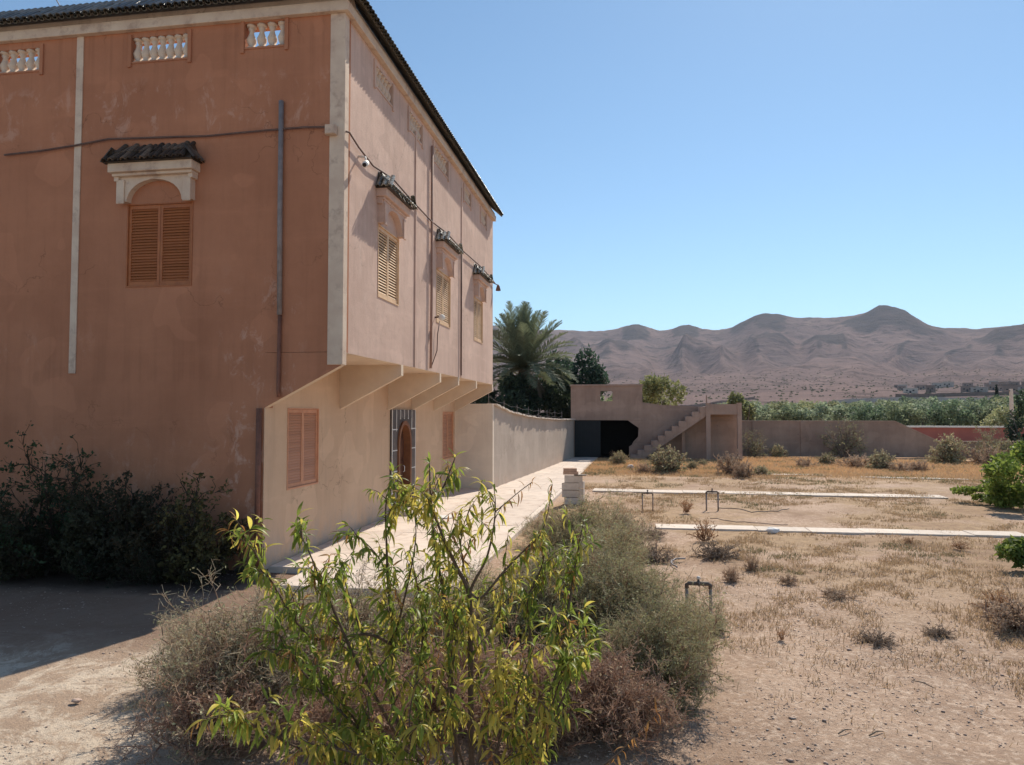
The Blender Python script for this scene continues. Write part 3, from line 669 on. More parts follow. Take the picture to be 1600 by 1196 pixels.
mb = MB(BW.location); mb.box((XG - .01, 24.14, 0), (-4.535, 24.36, 2.86)); mb.build('return_wall', M['ret'], BW)
q = MB(); q.box((-.17, 0, 0), (.17, .30, .05)); cm = q.mesh('coping_stone'); cm.materials.append(M['concrete'])
cm2 = cm
yy = 24.3
while yy < 42.2:
    zz = bwz(yy); s_ = math.atan2(bwz(yy+.3) - zz, .3)
    link('coping_stone', cm, M['brick'], BW, Vector((bwx(yy) - .06 + random.uniform(-.02, .03), yy, zz + .003 + random.uniform(0, .012))) - BW.location, (s_, random.uniform(-.05, .05), -.072 + random.uniform(-.05, .05)), (1, .97, random.uniform(.8, 1.3)))
    yy += .31
FN = thing('wire_fence', 'sagging wire strung on thin posts behind the boundary wall', 'fence', (-5.0, 25, 2.4))
for i in range(8):
    y_ = 25 + i * 2.2; mb = MB(FN.location); mb.tube([(bwx(y_) - .35, y_, 0.5), (bwx(y_) - .35, y_, bwz(y_) + .5)], .008, 5); mb.build('post', M['pvc'], FN)
for k in range(2):
    mb = MB(FN.location); pts = []
    for i in range(8):
        y_ = 25 + i * 2.2; pts.append((bwx(y_) - .35, y_, bwz(y_) + .2 + k * .2))
        if i < 7: y_ += 1.1; pts.append((bwx(y_) - .35, y_, bwz(y_) + .14 + k * .2))
    mb.tube(pts, .004, 4); mb.build('wire', M['pvc'], FN)

# ------------------------------------------------------------------ outbuilding with outside stair
YB = 42.6
def pb(px, py, y=YB): q = on(px, py, 1, y); return (q.x, y, max(q.z, -.05))
OB = thing('outbuilding', 'unfinished grey brown outbuilding with dark gateway and outside concrete stair', 'building', (pb(890, 715)[0], YB, 0))
def pprism(name, pts, depth, m, y=YB, parent=OB):
    mb = MB(OB.location); mb.prism([pb(*p, y) for p in pts], (0, depth, 0)); return mb.build(name, M[m], parent)
FB = Fr((0, YB, 0), (1, 0, 0), (0, -1, 0))
def X(px, y=YB): return on(px, 650, 1, y).x
def Z(py, y=YB, px=1000): return on(px, py, 1, y).z
mb = MB(OB.location); holed(mb, FB, X(892), X(1004), Z(657), Z(603), .25, [(X(938), X(957), Z(627), Z(611))]); mb.build('upper_wall', M['outb'], OB)
mb = MB(OB.location); fbox(mb, FB, X(892), X(897), -.25, 0, 0, Z(657)); mb.build('gate_jamb', M['outb'], OB)
mb = MB(OB.location); fbox(mb, FB, X(892) - .05, X(1004) + .05, -.3, .06, Z(603), Z(603) + .09); mb.build('coping', M['outlight'], OB)
pprism('parapet', [(1004, 657), (1004, 629), (1033, 633), (1106, 636), (1158, 636), (1158, 657)], .25, 'outb')
pprism('stair_base', [(983, 718), (983, 698), (987, 696), (990, 690), (997, 683), (998, 669), (981, 657.2), (1158, 657.2), (1158, 718)], .25, 'outb')
mb = MB(OB.location)
mb.box((X(892), YB + 5, 0), (X(1158), YB + 5.2, 2.9)); mb.box((X(892), YB + .25, 0), (X(892) + .2, YB + 5, 4.2)); mb.box((X(1158) - .2, YB + .25, 0), (X(1158), YB + 5, 3.0)); mb.build('rear_wall', M['outb'], OB)
mb = MB(OB.location); mb.box((X(892) + .2, YB + .25, Z(657)), (X(1158) - .2, YB + 5, Z(657) + .2)); mb.build('roof_slab', M['outb'], OB)
M['navy'] = simple('dark_blue_grey_metal', (0.012, 0.016, 0.02), (0.016, 0.02, 0.024), 3, 0.6)
M['inner_shade'] = simple('inner_shade_black', (0.012, 0.01, 0.01), None, 3, 0.9)  # near-black colour standing in for shade indoors
mb = MB(OB.location); mb.box((X(897) + .02, YB + .12, .04), (X(938), YB + .17, Z(657) - .02))
for i in range(6): mb.box((X(897) + .1 + i * .26, YB + .10, .1), (X(897) + .14 + i * .26, YB + .12, Z(657) - .06))
mb.build('gate', M['navy'], OB)
mb = MB(OB.location); mb.box((X(892) + .21, YB + 3.5, 0), (X(1010), YB + 3.6, Z(657) - .01)); mb.box((X(892) + .21, YB + .26, .0), (X(1010), YB + 3.5, .01)); mb.box((X(1006), YB + .26, .012), (X(1010), YB + 3.5, Z(657) - .02)); mb.build('shade_lining', M['inner_shade'], OB)  # added black sheets paint the shade inside the gateway
# stair: a stringer slab with separate steps, 1 m wide, in front of the wall
YS = YB - 1.0; ns = 11
sx0, sz0 = X(985, YS), .02; sx1, sz1 = X(1104, YS), Z(636, YS)
mb = MB(OB.location); und0 = (X(1003, YS), 0.0)
mb.prism([(sx0, YS + .02, 0), (und0[0], YS + .02, 0), (sx1, YS + .02, Z(650, YS)), (sx1, YS + .02, sz1 - .12), (sx0, YS + .02, .06)], (0, .96, 0)); mb.build('stringer', M['outlight'], OB)
for i in range(ns):
    a = sx0 + (sx1 - sx0) * i / ns; b = sx0 + (sx1 - sx0) * (i + 1) / ns; z = (sz1) * (i + 1) / ns
    mb = MB(OB.location); mb.box((a, YS, max(0, z - sz1 / ns - .07)), (b + .03, YB - .002, z)); mb.build('step', M['outlight'], OB)
mb = MB(OB.location); mb.box((X(1103, YS), YS - .05, 0), (X(1110, YS), YS + .2, Z(630, YS))); mb.build('pillar', M['outlight'], OB)
mb = MB(OB.location); mb.box((X(1152, YS), YS - .05, 0), (X(1159, YS), YS + .2, Z(630, YS))); mb.build('pillar', M['outlight'], OB)
mb = MB(OB.location); mb.box((X(1110, YS), YS, Z(648, YS)), (X(1152, YS), YB - .002, Z(632, YS))); mb.build('landing', M['outlight'], OB)
mb = MB(OB.location); mb.box((X(1066, YS), YS + .5, 0), (X(1071, YS), YS + .7, Z(672, YS))); mb.build('pillar', M['outb'], OB)
mb = MB(OB.location); mb.box((X(1105, YS), YS + .6, Z(632, YS) + .001), (X(1107, YS), YS + .65, Z(618, YS))); mb.build('rebar', M['outb'], OB)

# ------------------------------------------------------------------ far perimeter walls and pole
YP = 46.0
PW = thing('perimeter_wall', 'dark grey brown garden wall at the far end, its top stepping down to the right', 'wall', (X(1158, YP), YP, 0))
def pp(mb, pts, y, dep): mb.prism([(on(px, 650, 1, y).x, y, z) for px, z in pts], (0, dep, 0))
zt = Z(659, YP, 1200); zl = Z(691, YP, 1450)
mb = MB(PW.location); pp(mb, [(1140, 0), (1467, 0), (1467, zl), (1398, zt), (1140, zt)], YP, .22); mb.build('wall_face', M['outb'], PW)
mb = MB(PW.location); pp(mb, [(1467, 0), (1760, 0), (1760, zl), (1467, zl)], YP + .003, .215); mb.build('wall_face', M['outb'], PW)
mb = MB(PW.location)
pp(mb, [(1140, zt), (1398, zt), (1398, zt + .06), (1140, zt + .06)], YP - .04, .3); pp(mb, [(1398, zt), (1467, zl), (1467, zl + .06), (1398, zt + .06)], YP - .04, .3); pp(mb, [(1467, zl), (1760, zl), (1760, zl + .05), (1467, zl + .06)], YP - .04, .3)
mb.build('coping', M['outlight'], PW)
for px in (1175, 1250, 1322):
    mb = MB(PW.location); x_ = X(px, YP); mb.box((x_, YP - .05, 0), (x_ + .25, YP - .002, zt - .01)); mb.build('buttress', M['outb'], PW)
YK = 56.0
PK = thing('pink_wall', 'long dark pink wall with white coping beyond the garden wall', 'wall', (X(1412, YK), YK, 0))
mb = MB(PK.location); mb.box((X(1412, YK), YK, 0), (X(1900, YK), YK + .25, Z(668.5, YK, 1500))); mb.build('wall_face', M['pinkwall'], PK)
k = 0; xx = X(1412, YK)
q = MB(); q.box((0, -.2, 0), (.98, .3, .11)); cm3 = q.mesh('coping_stone'); cm3.materials.append(M['white'])
while xx < X(1800, YK):
    link('coping_stone', cm3, None, PK, (xx - PK.location.x, 0, Z(668.5, YK, 1500) + random.uniform(0, .015))); xx += 1.0
c = thing('utility_pole', 'pale concrete utility pole behind the garden wall at right', 'pole', (X(1581, 50), 50, 0))
mb = MB(c.location); x_ = X(1581, 50); mb.tube([(x_, 50, 0), (x_, 50, Z(608, 50, 1581))], [.15, .10], 6, False); mb.build('shaft', M['concrete'], c)
mb = MB(c.location); mb.box((x_ - .35, 49.95, Z(612, 50, 1581)), (x_ + .35, 50.05, Z(612, 50, 1581) + .08)); mb.build('crossarm', M['pvc'], c)

# ------------------------------------------------------------------ garden kerbs, taps, block stand and oddments
def kerb(a, b, w, h, lab, wob=.004):
    a = Vector(a); b = Vector(b); t = thing('kerb', lab, 'kerb', a); L = (b - a).length; n = max(2, int(L / .95)); d = (b - a) / n
    nrm = Vector((-d.y, d.x, 0)).normalized() * w
    for i in range(n):
        p = a + d * i + d * .004; q_ = a + d * (i + 1) - d * .004; z = h + random.uniform(-wob, wob)
        j = nrm * random.uniform(-.10, .10)
        mb = MB(a); mb.prism([p + j - Vector((0,0,.1)), q_ + j - Vector((0,0,.1)), q_ + j + nrm - Vector((0,0,.1)), p + j + nrm - Vector((0,0,.1))], (0, 0, .1 + z))
        mb.build('kerb_stone', M['concrete'], t, bev=.008)
kerb(gnd(1025, 826), gnd(1615, 840), .60, .016, 'pale concrete kerb crossing the garden nearest the camera')
kerb(gnd(925, 768), gnd(1482, 779), .78, .018, 'pale concrete kerb across the middle of the garden ending beside the green bush')
kerb(gnd(1180, 742), gnd(1302, 744), .6, .015, 'short pale kerb right of the round dry bush pair')
kerb(gnd(1345, 746), gnd(1515, 750), .4, .012, 'faint half buried kerb in far orange grass at right')
def tap(px, py, w, h, lab, white=True, r=.026):
    b = gnd(px, py); t = thing('standpipe', lab, 'tap', b); e = .05
    for s in (-1, 1):
        mb = MB(); mb.tube([(s*w/2, 0, -.05), (s*w/2, 0, h - .05)], r * .8, 8); mb.build('riser', M['pvc'], t)
    mb = MB(); mb.tube([(-w/2, 0, h - .06), (-w/2, 0, h - .02), (-w/2 + .025, 0, h), (w/2 - .025, 0, h), (w/2, 0, h - .02), (w/2, 0, h - .06)], r, 8); mb.build('crosspipe', M['hose'], t)
    mb = MB(); mb.lathe((0, 0, h), [(.03, -.02), (.034, .02), (.016, .03), (.014, .05)], 8); mb.tube([(0, -.02, h + .02), (0, -.07, h + .01), (0, -.08, h - .02)], .01, 6); mb.build('valve', M['hose'], t)
    mb = MB(); mb.lathe((0, 0, h + .05), [(.012, 0), (.022, .01), (.02, .035), (.008, .04)], 8); mb.build('tap_handle', M['white'] if white else M['hose'], t)
tap(1092, 966, .285, .42, 'nearest garden standpipe, grey arch with a white tap on top')
tap(1113, 796, .30, .46, 'dark standpipe arch beside the middle kerb, right of the twiggy plant', False)
tap(1012, 796, .27, .42, 'brown standpipe arch furthest left, just below the middle kerb', False, .018)
b = gnd(897, 787)
t = thing('block_stand', 'stack of pale hollow blocks beside the path', 'block stack', b)
q = MB(); q.box((-.25, -.1, 0), (.25, .1, .188)); bl = q.mesh('block'); bl.materials.append(M['concrete'])
for i in range(4): link('block', bl, None, t, (random.uniform(-.04, .04) - .05, 0, -.02 + i * .205), (0, 0, random.uniform(-.08, .08) + .1))
for i in range(3): link('block', bl, None, t, (.22, .02, .02 + i * .205), (0, R(4), R(85)), (.5, .6, 1))
t2 = thing('brick', 'clay brick lying on top of the block stack', 'brick', b + Vector((-.08, 0, .81))); mb = MB(); mb.box((-.22, -.09, 0), (.2, .09, .09)); mb.build('body', M['brick'], t2, bev=.006)
t2 = thing('slate_piece', 'thin dark slab under the brick on the block stack', 'slab', b + Vector((.15, 0, .80))); mb = MB(); mb.box((-.14, -.12, -.01), (.2, .12, .01)); mb.build('body', M['hose'], t2)
t2 = thing('brick', 'upper clay brick, topmost on the block stack', 'brick', b + Vector((-.1, 0, .903)), R(6)); mb = MB(); mb.box((-.2, -.09, 0), (.18, .09, .085)); mb.build('body', M['brick'], t2, bev=.006)
def rocky(name, loc, s, m, lab, cat, seed=1):
    r = random.Random(seed); import bmesh
    bm = bmesh.new(); bmesh.ops.create_icosphere(bm, subdivisions=2, radius=1)
    for v in bm.verts: v.co *= r.uniform(.75, 1.15); v.co = Vector((v.co.x*s[0], v.co.y*s[1], v.co.z*s[2]))
    me = bpy.data.meshes.new(name); bm.to_mesh(me); bm.free(); return tag(link(name, me, M[m], None, loc), lab, cat)
rocky('rag', gnd(1207, 833) + Vector((0, 0, .05)), (.14, .1, .07), 'rag', 'crumpled white bag lying in front of the nearest kerb', 'bag', 3)
rocky('rag', gnd(1548, 784) + Vector((0, 0, .05)), (.13, .1, .06), 'rag', 'scrap of white rubbish at the foot of the green bush', 'rubbish', 5)
rocky('stone', gnd(985, 733) + Vector((0, 0, .08)), (.18, .15, .12), 'concrete', 'pale stone left of the large rounded far bush', 'stone', 6)
rocky('stone', gnd(119, 1097) + Vector((0, 0, .01)), (.05, .03, .02), 'stone', 'small flat stone on the sunlit yard at lower left', 'stone', 8)
mb = MB(); a = gnd(683, 812); mb.box((a.x - .45, a.y - .2, .05), (a.x + .35, a.y + .25, .075)); tag(mb.build('paving_slab', M['white'], bev=.004, rot=None), 'loose pale slab lying on the path by the door', 'slab')
def hose(pts, r, lab, m='hose'):
    P = [gnd(*p) + Vector((0, 0, .03)) for p in pts]; Q = []
    for i in range(len(P) - 1):
        for k in range(4): Q.append(P[i].lerp(P[i+1], k/4) + Vector((random.uniform(-.02,.02), random.uniform(-.02,.02), random.uniform(0,.02))))
    mb = MB(); mb.tube(Q, r, 6); tag(mb.build('hose', M[m]), lab, 'hose')
hose([(1122, 797), (1150, 797), (1175, 803), (1215, 801), (1240, 796)], .012, 'dark irrigation hose on the soil right of the dark standpipe')
hose([(1110, 812), (1150, 818), (1200, 822), (1240, 824)], .009, 'thin hose lying along the far side of the nearest kerb')
hose([(1058, 890), (1048, 884), (1052, 878), (1075, 876)], .014, 'short loop of pale hose left of the dry tufts', 'pvc')
# dry sticks on the bare ground
for k, (a, b_) in enumerate([((1310, 1150), (1330, 1143)), ((1358, 1153), (1380, 1146)), ((1425, 1066), (1460, 1078))]):
    P0 = gnd(*a); P1 = gnd(*b_); mb = MB(P0); mb.tube([P0 + Vector((0,0,.015)), P0.lerp(P1, .5) + Vector((0,0,.03)), P1 + Vector((0,0,.015))], [.005, .006, .003], 5)
    tag(mb.build('stick', M['bark2'], loc=P0), ['left of two short sticks on the gravel at bottom right', 'right of two short sticks on the gravel at bottom right', 'long thin twig on the gravel right of centre'][k], 'stick')

# ------------------------------------------------------------------ loose stones (stuff)
def pebbles(n, seed):
    r = np.random.default_rng(seed)
    base = np.array([(1,0,0),(-1,0,0),(0,1,0),(0,-1,0),(0,0,1),(0,0,-.5)], float); fc = np.array([(0,2,4),(2,1,4),(1,3,4),(3,0,4),(2,0,5),(1,2,5),(3,1,5),(0,3,5)])
    u = r.random(n); d = 3.6 + 9.5 * u ** 1.5; t = np.radians(r.uniform(-50, 50, n) )
    x = d*np.sin(t); y = d*np.cos(t)
    ok = ~((x > -5.9) & (x < -2.4) & (y > 9.8)) & (y > 2.6); ok &= (x > -2.5) | (r.random(n) < .8)
    dens = fbm(x*.9, y*.9, 4); ok &= r.random(n) < np.clip((dens - .36) * 5, .12, 1)
    x, y = x[ok], y[ok]; n = len(x); s = np.exp(r.normal(math.log(.0078), .45, n)).clip(.003, .028)
    V = base[None] * r.uniform(.6, 1.3, (n, 6, 1)) * s[:, None, None] * np.stack([r.uniform(.7, 1.5, n), r.uniform(.6, 1.1, n), r.uniform(.2, .5, n)], -1)[:, None, :]
    a = r.uniform(0, 6.28, n); c, s_ = np.cos(a)[:, None], np.sin(a)[:, None]
    V = np.stack([V[..., 0]*c - V[..., 1]*s_, V[..., 0]*s_ + V[..., 1]*c, V[..., 2]], -1)
    V += np.stack([x, y, gh(x, y) + s * .25], -1)[:, None, :]
    Fa = (fc[None] + (np.arange(n) * 6)[:, None, None]).reshape(-1, 3)
    return npmesh('pebbles', V.reshape(-1, 3), Fa, M['stone'])
tag(link('pebbles', pebbles(33000, 5)), 'loose pinkish stones scattered over the soil', kind='stuff')

# ------------------------------------------------------------------ dry grass (stuff)
def blades(name, x, y, h, w, cols, seed, lean=.5, z0=None):
    r = np.random.default_rng(seed); n = len(x); z = gh(x, y) if z0 is None else z0
    a = r.uniform(0, 6.28, n); l = r.uniform(0, lean, n) * h; dx, dy = np.cos(a) * l, np.sin(a) * l
    b = r.uniform(0, 6.28, n); wx_, wy_ = np.cos(b) * w, np.sin(b) * w
    P0 = np.stack([x - wx_, y - wy_, z], -1); P1 = np.stack([x + wx_, y + wy_, z], -1)
    P2 = np.stack([x + dx*.4 + wx_*.7, y + dy*.4 + wy_*.7, z + h*.6], -1); P3 = np.stack([x + dx*.4 - wx_*.7, y + dy*.4 - wy_*.7, z + h*.6], -1)
    P4 = np.stack([x + dx, y + dy, z + h], -1)
    V = np.stack([P0, P1, P2, P3, P4, P4], 1).reshape(-1, 3); o = (np.arange(n) * 6)[:, None]
    Fq = np.concatenate([o + np.array([0, 1, 2, 3]), o + np.array([3, 2, 4, 5])], 0)
    me = npmesh(name, V, Fq, M['attr'], np.repeat(cols, 6, 0)); return me
def field(n, seed):
    r = np.random.default_rng(seed); u = r.random(n); d = 5.0 + 40 * u ** 1.1; t = np.radians(r.uniform(-12, 50, n)); x = d*np.sin(t); y = d*np.cos(t)
    dens = fbm(x*.55 + 9, y*.55 + 4, 5, .6); clump = fbm(x*3.5, y*3.5, 3)
    prob = np.clip((dens - .46) * 7, 0, 1) * np.clip((clump - .38) * 4, .05, 1) * np.clip((y - 6.5) / 6, .05, 1)
    prob = np.maximum(prob, np.clip((y - 30) / 3, 0, .8)); prob = np.where((x > 3.6 + (y - 8) * .3) & (y < 13), np.maximum(prob, .75 * np.clip((clump-.3)*4, 0, 1)), prob)
    ok = (r.random(n) < prob) & (x > -2.4 + (y < 14) * 2.7) & (y < 45.9); ok &= ~((x < X(1160)) & (y > 41.4)); ok &= ~((x < np.where(y > 18, -2.45 + (y - 18) * .024, -2.4) + .06) & (y > 9))
    x, y = x[ok], y[ok]; n = len(x)
    h = r.uniform(.015, .075, n)  * (1 + 1.6 * np.clip((y - 28) / 8, 0, 1)); w = .0022 * (1 + np.hypot(x, y) / 9)
    k = r.random((n, 1)); c = (1 - k) * np.array([.54, .39, .23]) + k * np.array([.42, .29, .18])
    far = np.clip((y - 29) / 5, 0, 1)[:, None]; c = c * (1 - far) + far * ((1 - k) * np.array([.80, .54, .29]) + k * np.array([.62, .40, .22]))
    gr = (fbm(x*.8 + 40, y*.8, 3) > .62)[:, None]; c = np.where(gr & (k < .5), np.array([.20, .20, .10]), c)
    return blades('dry_grass', x, y, h, w, c, seed, 1.5)
tag(link('dry_grass', field(860000, 21)), 'sparse straw coloured grass over the garden soil', kind='stuff')

# ------------------------------------------------------------------ twiggy plants
def ribbons(A, B, wa, wb, r):
    d = B - A; rv = r.normal(size=A.shape); s = np.cross(d, rv); s /= (np.linalg.norm(s, axis=1, keepdims=True) + 1e-9)
    return np.stack([A - s*wa[:, None], A + s*wa[:, None], B + s*wb[:, None], B - s*wb[:, None]], 1)
def norm(v): return v / (np.linalg.norm(v, axis=-1, keepdims=True) + 1e-9)
def shrub_mesh(name, seed, Rr, Hh, n0=40, n1=10, n2=9, w=.004, cin=(.16, .10, .07), cout=(.30, .29, .19), leaf=0, lc=(.2, .25, .12), upr=.6, n3=0, flat=0, wild=.8):
    r = np.random.default_rng(seed); quads = []; cols = []
    az = r.uniform(0, 6.283, n0); el = np.arccos(np.clip(r.uniform(0, 1, n0) ** upr, 0, 1)) * 1.02
    D = np.stack([np.sin(el)*np.cos(az), np.sin(el)*np.sin(az), np.cos(el)], -1)
    L = np.linalg.norm(D * np.array([Rr, Rr, Hh]), axis=1) * r.uniform(.65, 1.1, n0)
    base = np.stack([r.normal(0, Rr*.08, n0), r.normal(0, Rr*.08, n0), np.zeros(n0)], -1)
    def grow(base, D, L, w0, w1, c0, c1, k=4, bend=.25):
        P = base; d = D; W0 = np.full(len(base), w0); pts = [P]
        for i in range(k):
            d = norm(d + r.normal(0, bend, d.shape) + np.array([0, 0, .06 if not flat else -.05]))
            Pn = P + d * (L / k)[:, None]; Pn[:, 2] = np.maximum(Pn[:, 2], .005)
            t = i / k; t2 = (i + 1) / k; wa = W0*(1-t) + w1*t; wb = W0*(1-t2) + w1*t2
            quads.append(ribbons(P, Pn, wa, wb, r)); cc = np.array(c0)*(1-t) + np.array(c1)*t
            cols.append(np.clip(cc[None] * r.uniform(.7, 1.3, (len(P), 1)), 0, 1)); P = Pn; pts.append(P)
        return np.stack(pts, 1)
    def spawn(pts, L, n, lo, sc, spread):
        m = len(pts); k = pts.shape[1] - 1; t = r.uniform(lo, 1, (m, n)) * k; i = np.minimum(t.astype(int), k-1); f = (t - i)[..., None]
        a = pts[np.arange(m)[:, None], i]; b = pts[np.arange(m)[:, None], i+1]; P = a*(1-f) + b*f; T = norm(b - a)
        D = norm(T + r.normal(0, spread, T.shape)); LL = (L[:, None] * sc * r.uniform(.5, 1.2, (m, n)))
        return P.reshape(-1, 3), D.reshape(-1, 3), LL.reshape(-1)
    p0 = grow(base, D, L, w*1.6, w, cin, cin, 5, .16)
    a = spawn(p0, L, n1, .2, .38, wild); mid = tuple((np.array(cin) + np.array(cout)) / 2)
    p1 = grow(*a, w, w*.6, cin, mid, 4, .3); La = a[2]
    a = spawn(p1, La, n2, .15, .42, wild); p2 = grow(*a, w*.65, w*.4, mid, cout, 2, .4); tips = p2[:, -1]; Lt = a[2]
    if n3: a = spawn(p2, Lt, n3, .1, .5, wild*1.2); p3 = grow(*a, w*.45, w*.35, cout, cout, 1, .4); tips = p3[:, -1]
    V = np.concatenate(quads, 0); C = np.concatenate(cols, 0)
    if leaf:
        sel = r.integers(0, len(tips), leaf); T = tips[sel] + r.normal(0, .012, (leaf, 3)); T += r.normal(0, w*2, (leaf, 3)); T[:, 2] = np.maximum(T[:, 2], .01)
        d = norm(r.normal(size=(leaf, 3))); s = norm(np.cross(d, r.normal(size=(leaf, 3)))); ll = w*2.2 * r.uniform(.6, 1.5, (leaf, 1))
        q = np.stack([T - d*ll*1.3, T + s*ll*.7, T + d*ll*1.3, T - s*ll*.7], 1)
        V = np.concatenate([V, q], 0); C = np.concatenate([C, np.array(lc)[None] * r.uniform(.6, 1.4, (leaf, 1))], 0)
    n = len(V); return npmesh(name, V.reshape(-1, 3), np.arange(n*4).reshape(-1, 4), M['attr'], np.repeat(C, 4, 0))
# foreground grey green tumbleweeds, each its own thing
GREY = dict(cin=(.30, .18, .125), cout=(.46, .38, .255)); GREEN = dict(cin=(.26, .155, .105), cout=(.42, .37, .215))
SM = [shrub_mesh('dry_shrub', 31, .85, .95, 60, 14, 10, .0042, leaf=8000, lc=(.40, .38, .22), n3=2, **GREY),
      shrub_mesh('dry_shrub', 32, .75, 1.0, 60, 14, 10, .0042, leaf=12000, lc=(.35, .34, .17), n3=2, **GREEN),
      shrub_mesh('dry_shrub', 33, .7, .6, 50, 12, 10, .0045, cin=(.30, .17, .12), cout=(.44, .29, .21), n3=2, upr=.5, leaf=2000, lc=(.4, .3, .2))]
def place(me, p, s, lab, rz=0, name='dry_shrub', cat='shrub', group=None, sz=None):
    o = link(name, me, None, None, p, (0, 0, rz), (s, s, sz or s)); return tag(o, lab, cat, group)
fg = [(0, 395, 1125, 1.0, 'large grey green tumbleweed at left of the peach sapling', 0),
      (0, 300, 1075, .62, 'low pale tumbleweed at the left end of the foreground clump', 2.2),
      (2, 330, 1165, .9, 'reddish brown dry shrub at the bottom left of the sapling', 1.2),
      (0, 520, 1080, .95, 'grey tumbleweed directly behind the left sapling branches', 4.0),
      (0, 455, 1010, .6, 'small grey tumbleweed behind the left clump near the path corner', 3.3),
      (2, 560, 1160, .9, 'brown twiggy shrub under the middle of the sapling', 5.0),
      (1, 1020, 1090, .84, 'rounded green grey shrub at the right front of the foreground clump', 1.0),
      (1, 985, 1010, .98, 'tall green grey shrub left of the nearest standpipe', 2.6),
      (1, 905, 985, .95, 'green shrub behind the right branches of the sapling', 3.9),
      (1, 950, 925, .95, 'green shrub in the middle of the right hand clump', 5.3),
      (1, 900, 880, 1.05, 'broad green shrub just in front of the block stack', .4),
      (0, 965, 870, .80, 'orange tinged grey shrub at the right rear of the clump', 1.7),
      (2, 900, 1150, 1.05, 'reddish brown dead shrub under the right branches of the sapling', 3.0),
      (2, 760, 1110, .9, 'brown dead shrub behind the sapling stems', 2.0),
      (2, 970, 1140, .8, 'dark brown withered shrub at the base of the right front shrub', .9),
      (0, 650, 1040, .85, 'grey shrub behind the sapling, left of its main stem', 0.3),
      (1, 745, 1010, .8, 'green grey shrub hidden behind the main stem of the sapling', 1.4),
      (2, 690, 1120, .85, 'brown dead shrub under the main stem of the sapling', 1.4),
      (1, 835, 1010, .9, 'green shrub right of the main stem of the sapling', 1.4),
      (2, 820, 1160, .9, 'reddish dead shrub in front of the right sapling stems', 4.7),
      (1, 1055, 1040, .7, 'small green grey shrub bulging out beside the nearest standpipe', 5.8),
      (0, 850, 850, .55, 'small pale shrub on the right edge of the path', 2.9)]
for k, px, py, s, lab, rz in fg: place(SM[k], gnd(px, py), s, lab, rz)
# bushes out in the garden
BM = [shrub_mesh('garden_bush', 41, .5, .5, 40, 10, 8, .010, leaf=2500, lc=(.38, .35, .20), cin=(.3, .2, .14), cout=(.5, .41, .27)),
      shrub_mesh('garden_bush', 42, .5, .42, 34, 9, 7, .009, cin=(.32, .21, .15), cout=(.5, .38, .27)),
      shrub_mesh('garden_bush', 43, .35, .5, 18, 6, 4, .009, cin=(.3, .17, .1), cout=(.55, .34, .18), upr=.35),
      shrub_mesh('garden_bush', 44, .5, .3, 40, 8, 5, .008, cin=(.18, .13, .10), cout=(.34, .27, .21), upr=.9, flat=1)]
gb = [(0, 967, 727, .62, .7, 'small rounded bush by the gateway, at the far end of the path'), (0, 1040, 738, 1.15, 1.15, 'large rounded olive bush in front of the outbuilding stair'),
      (1, 1005, 739, .6, .6, 'thin dry bush left of the large olive bush'),
      (1, 1143, 741, 1.0, 1.2, 'taller grey bush of the round pair right of the stair'), (1, 1161, 746, .75, .85, 'smaller grey bush of the round pair, nearer the camera'),
      (0, 1082, 734, .42, .4, 'tiny green tuft between the olive bush and the round pair'), (0, 1098, 729, .35, .35, 'tiny tuft in orange grass before the pillars'),
      (0, 1216, 716, .7, .8, 'pale low bush against the garden wall, first from the outbuilding'), (0, 1190, 742, .5, .4, 'low bush in orange grass just right of the grey pair'),
      (2, 1072, 801, 1.0, .85, 'upright twiggy plant between two standpipes'), (2, 1101, 846, 1.0, 1.1, 'orange brown upright weed in front of the nearest kerb'),
      (3, 1024, 876, .95, .85, 'dark matted dead bush at left below the nearest kerb'), (3, 1022, 838, .7, .6, 'dark dead tuft at the left end of the nearest kerb'),
      (3, 1118, 872, 1.05, 1.0, 'broad dark matted dead bush below the orange weed'), (1, 1143, 909, .42, .6, 'small upright brown tuft below the broad dead bush'),
      (1, 1174, 892, .34, .6, 'thin brown tuft right of the small upright tuft'), (1, 1232, 912, .45, .35, 'faint low tuft in the middle of the garden'), (1, 1308, 935, .7, .3, 'flat grey green mat of weeds in the middle of the garden'),
      (3, 1368, 1006, .55, .5, 'dark dead tuft on the open gravel right of centre'), (3, 1464, 994, .42, .4, 'lesser dead tuft on the gravel further right'),
      (0, 1108, 985, .6, .35, 'grey weed at the foot of the nearest standpipe'), (2, 1222, 1000, .3, .3, 'little straw tuft on gravel right of nearest standpipe'),
      (1, 1258, 731, .72, .65, 'dry brown bush in middle of the far row'), (0, 1292, 727, .6, .6, 'olive brown bush next in the far row'), (1, 1337, 731, 1.2, .85, 'widest brown bush of the far row'),
      (0, 1375, 734, .8, .9, 'greenish bush right of the widest brown one'), (2, 1392, 714, 1.8, 1.5, 'tall thin straw bush before the garden wall where it slopes'), (1, 1412, 737, 1.0, .6, 'low dark brown bush in far row'), (1, 1437, 737, .65, .7, 'small round brown bush at the right of the low dark one'),
      (0, 1482, 725, 1.2, 1.5, 'loose green brown bush below the step in the garden wall'), (1, 1543, 728, 1.35, 1.3, 'wide reddish bush near the pink wall'), (0, 1575, 722, 1.1, 1.2, 'bush at the right edge under the utility pole'),
      (2, 958, 718, .6, .9, 'thin upright straw weeds at the corner of the gateway'),
      (1, 1590, 985, 1.15, 1.0, 'brown dry bush at the right edge of the picture'), (2, 1560, 960, .9, .8, 'orange straw clump left of right edge bush'), (2, 1420, 850, .6, .35, 'low straw clump in front of kerb at right'), (2, 1500, 858, .7, .4, 'straw clump below kerb near the right edge')]
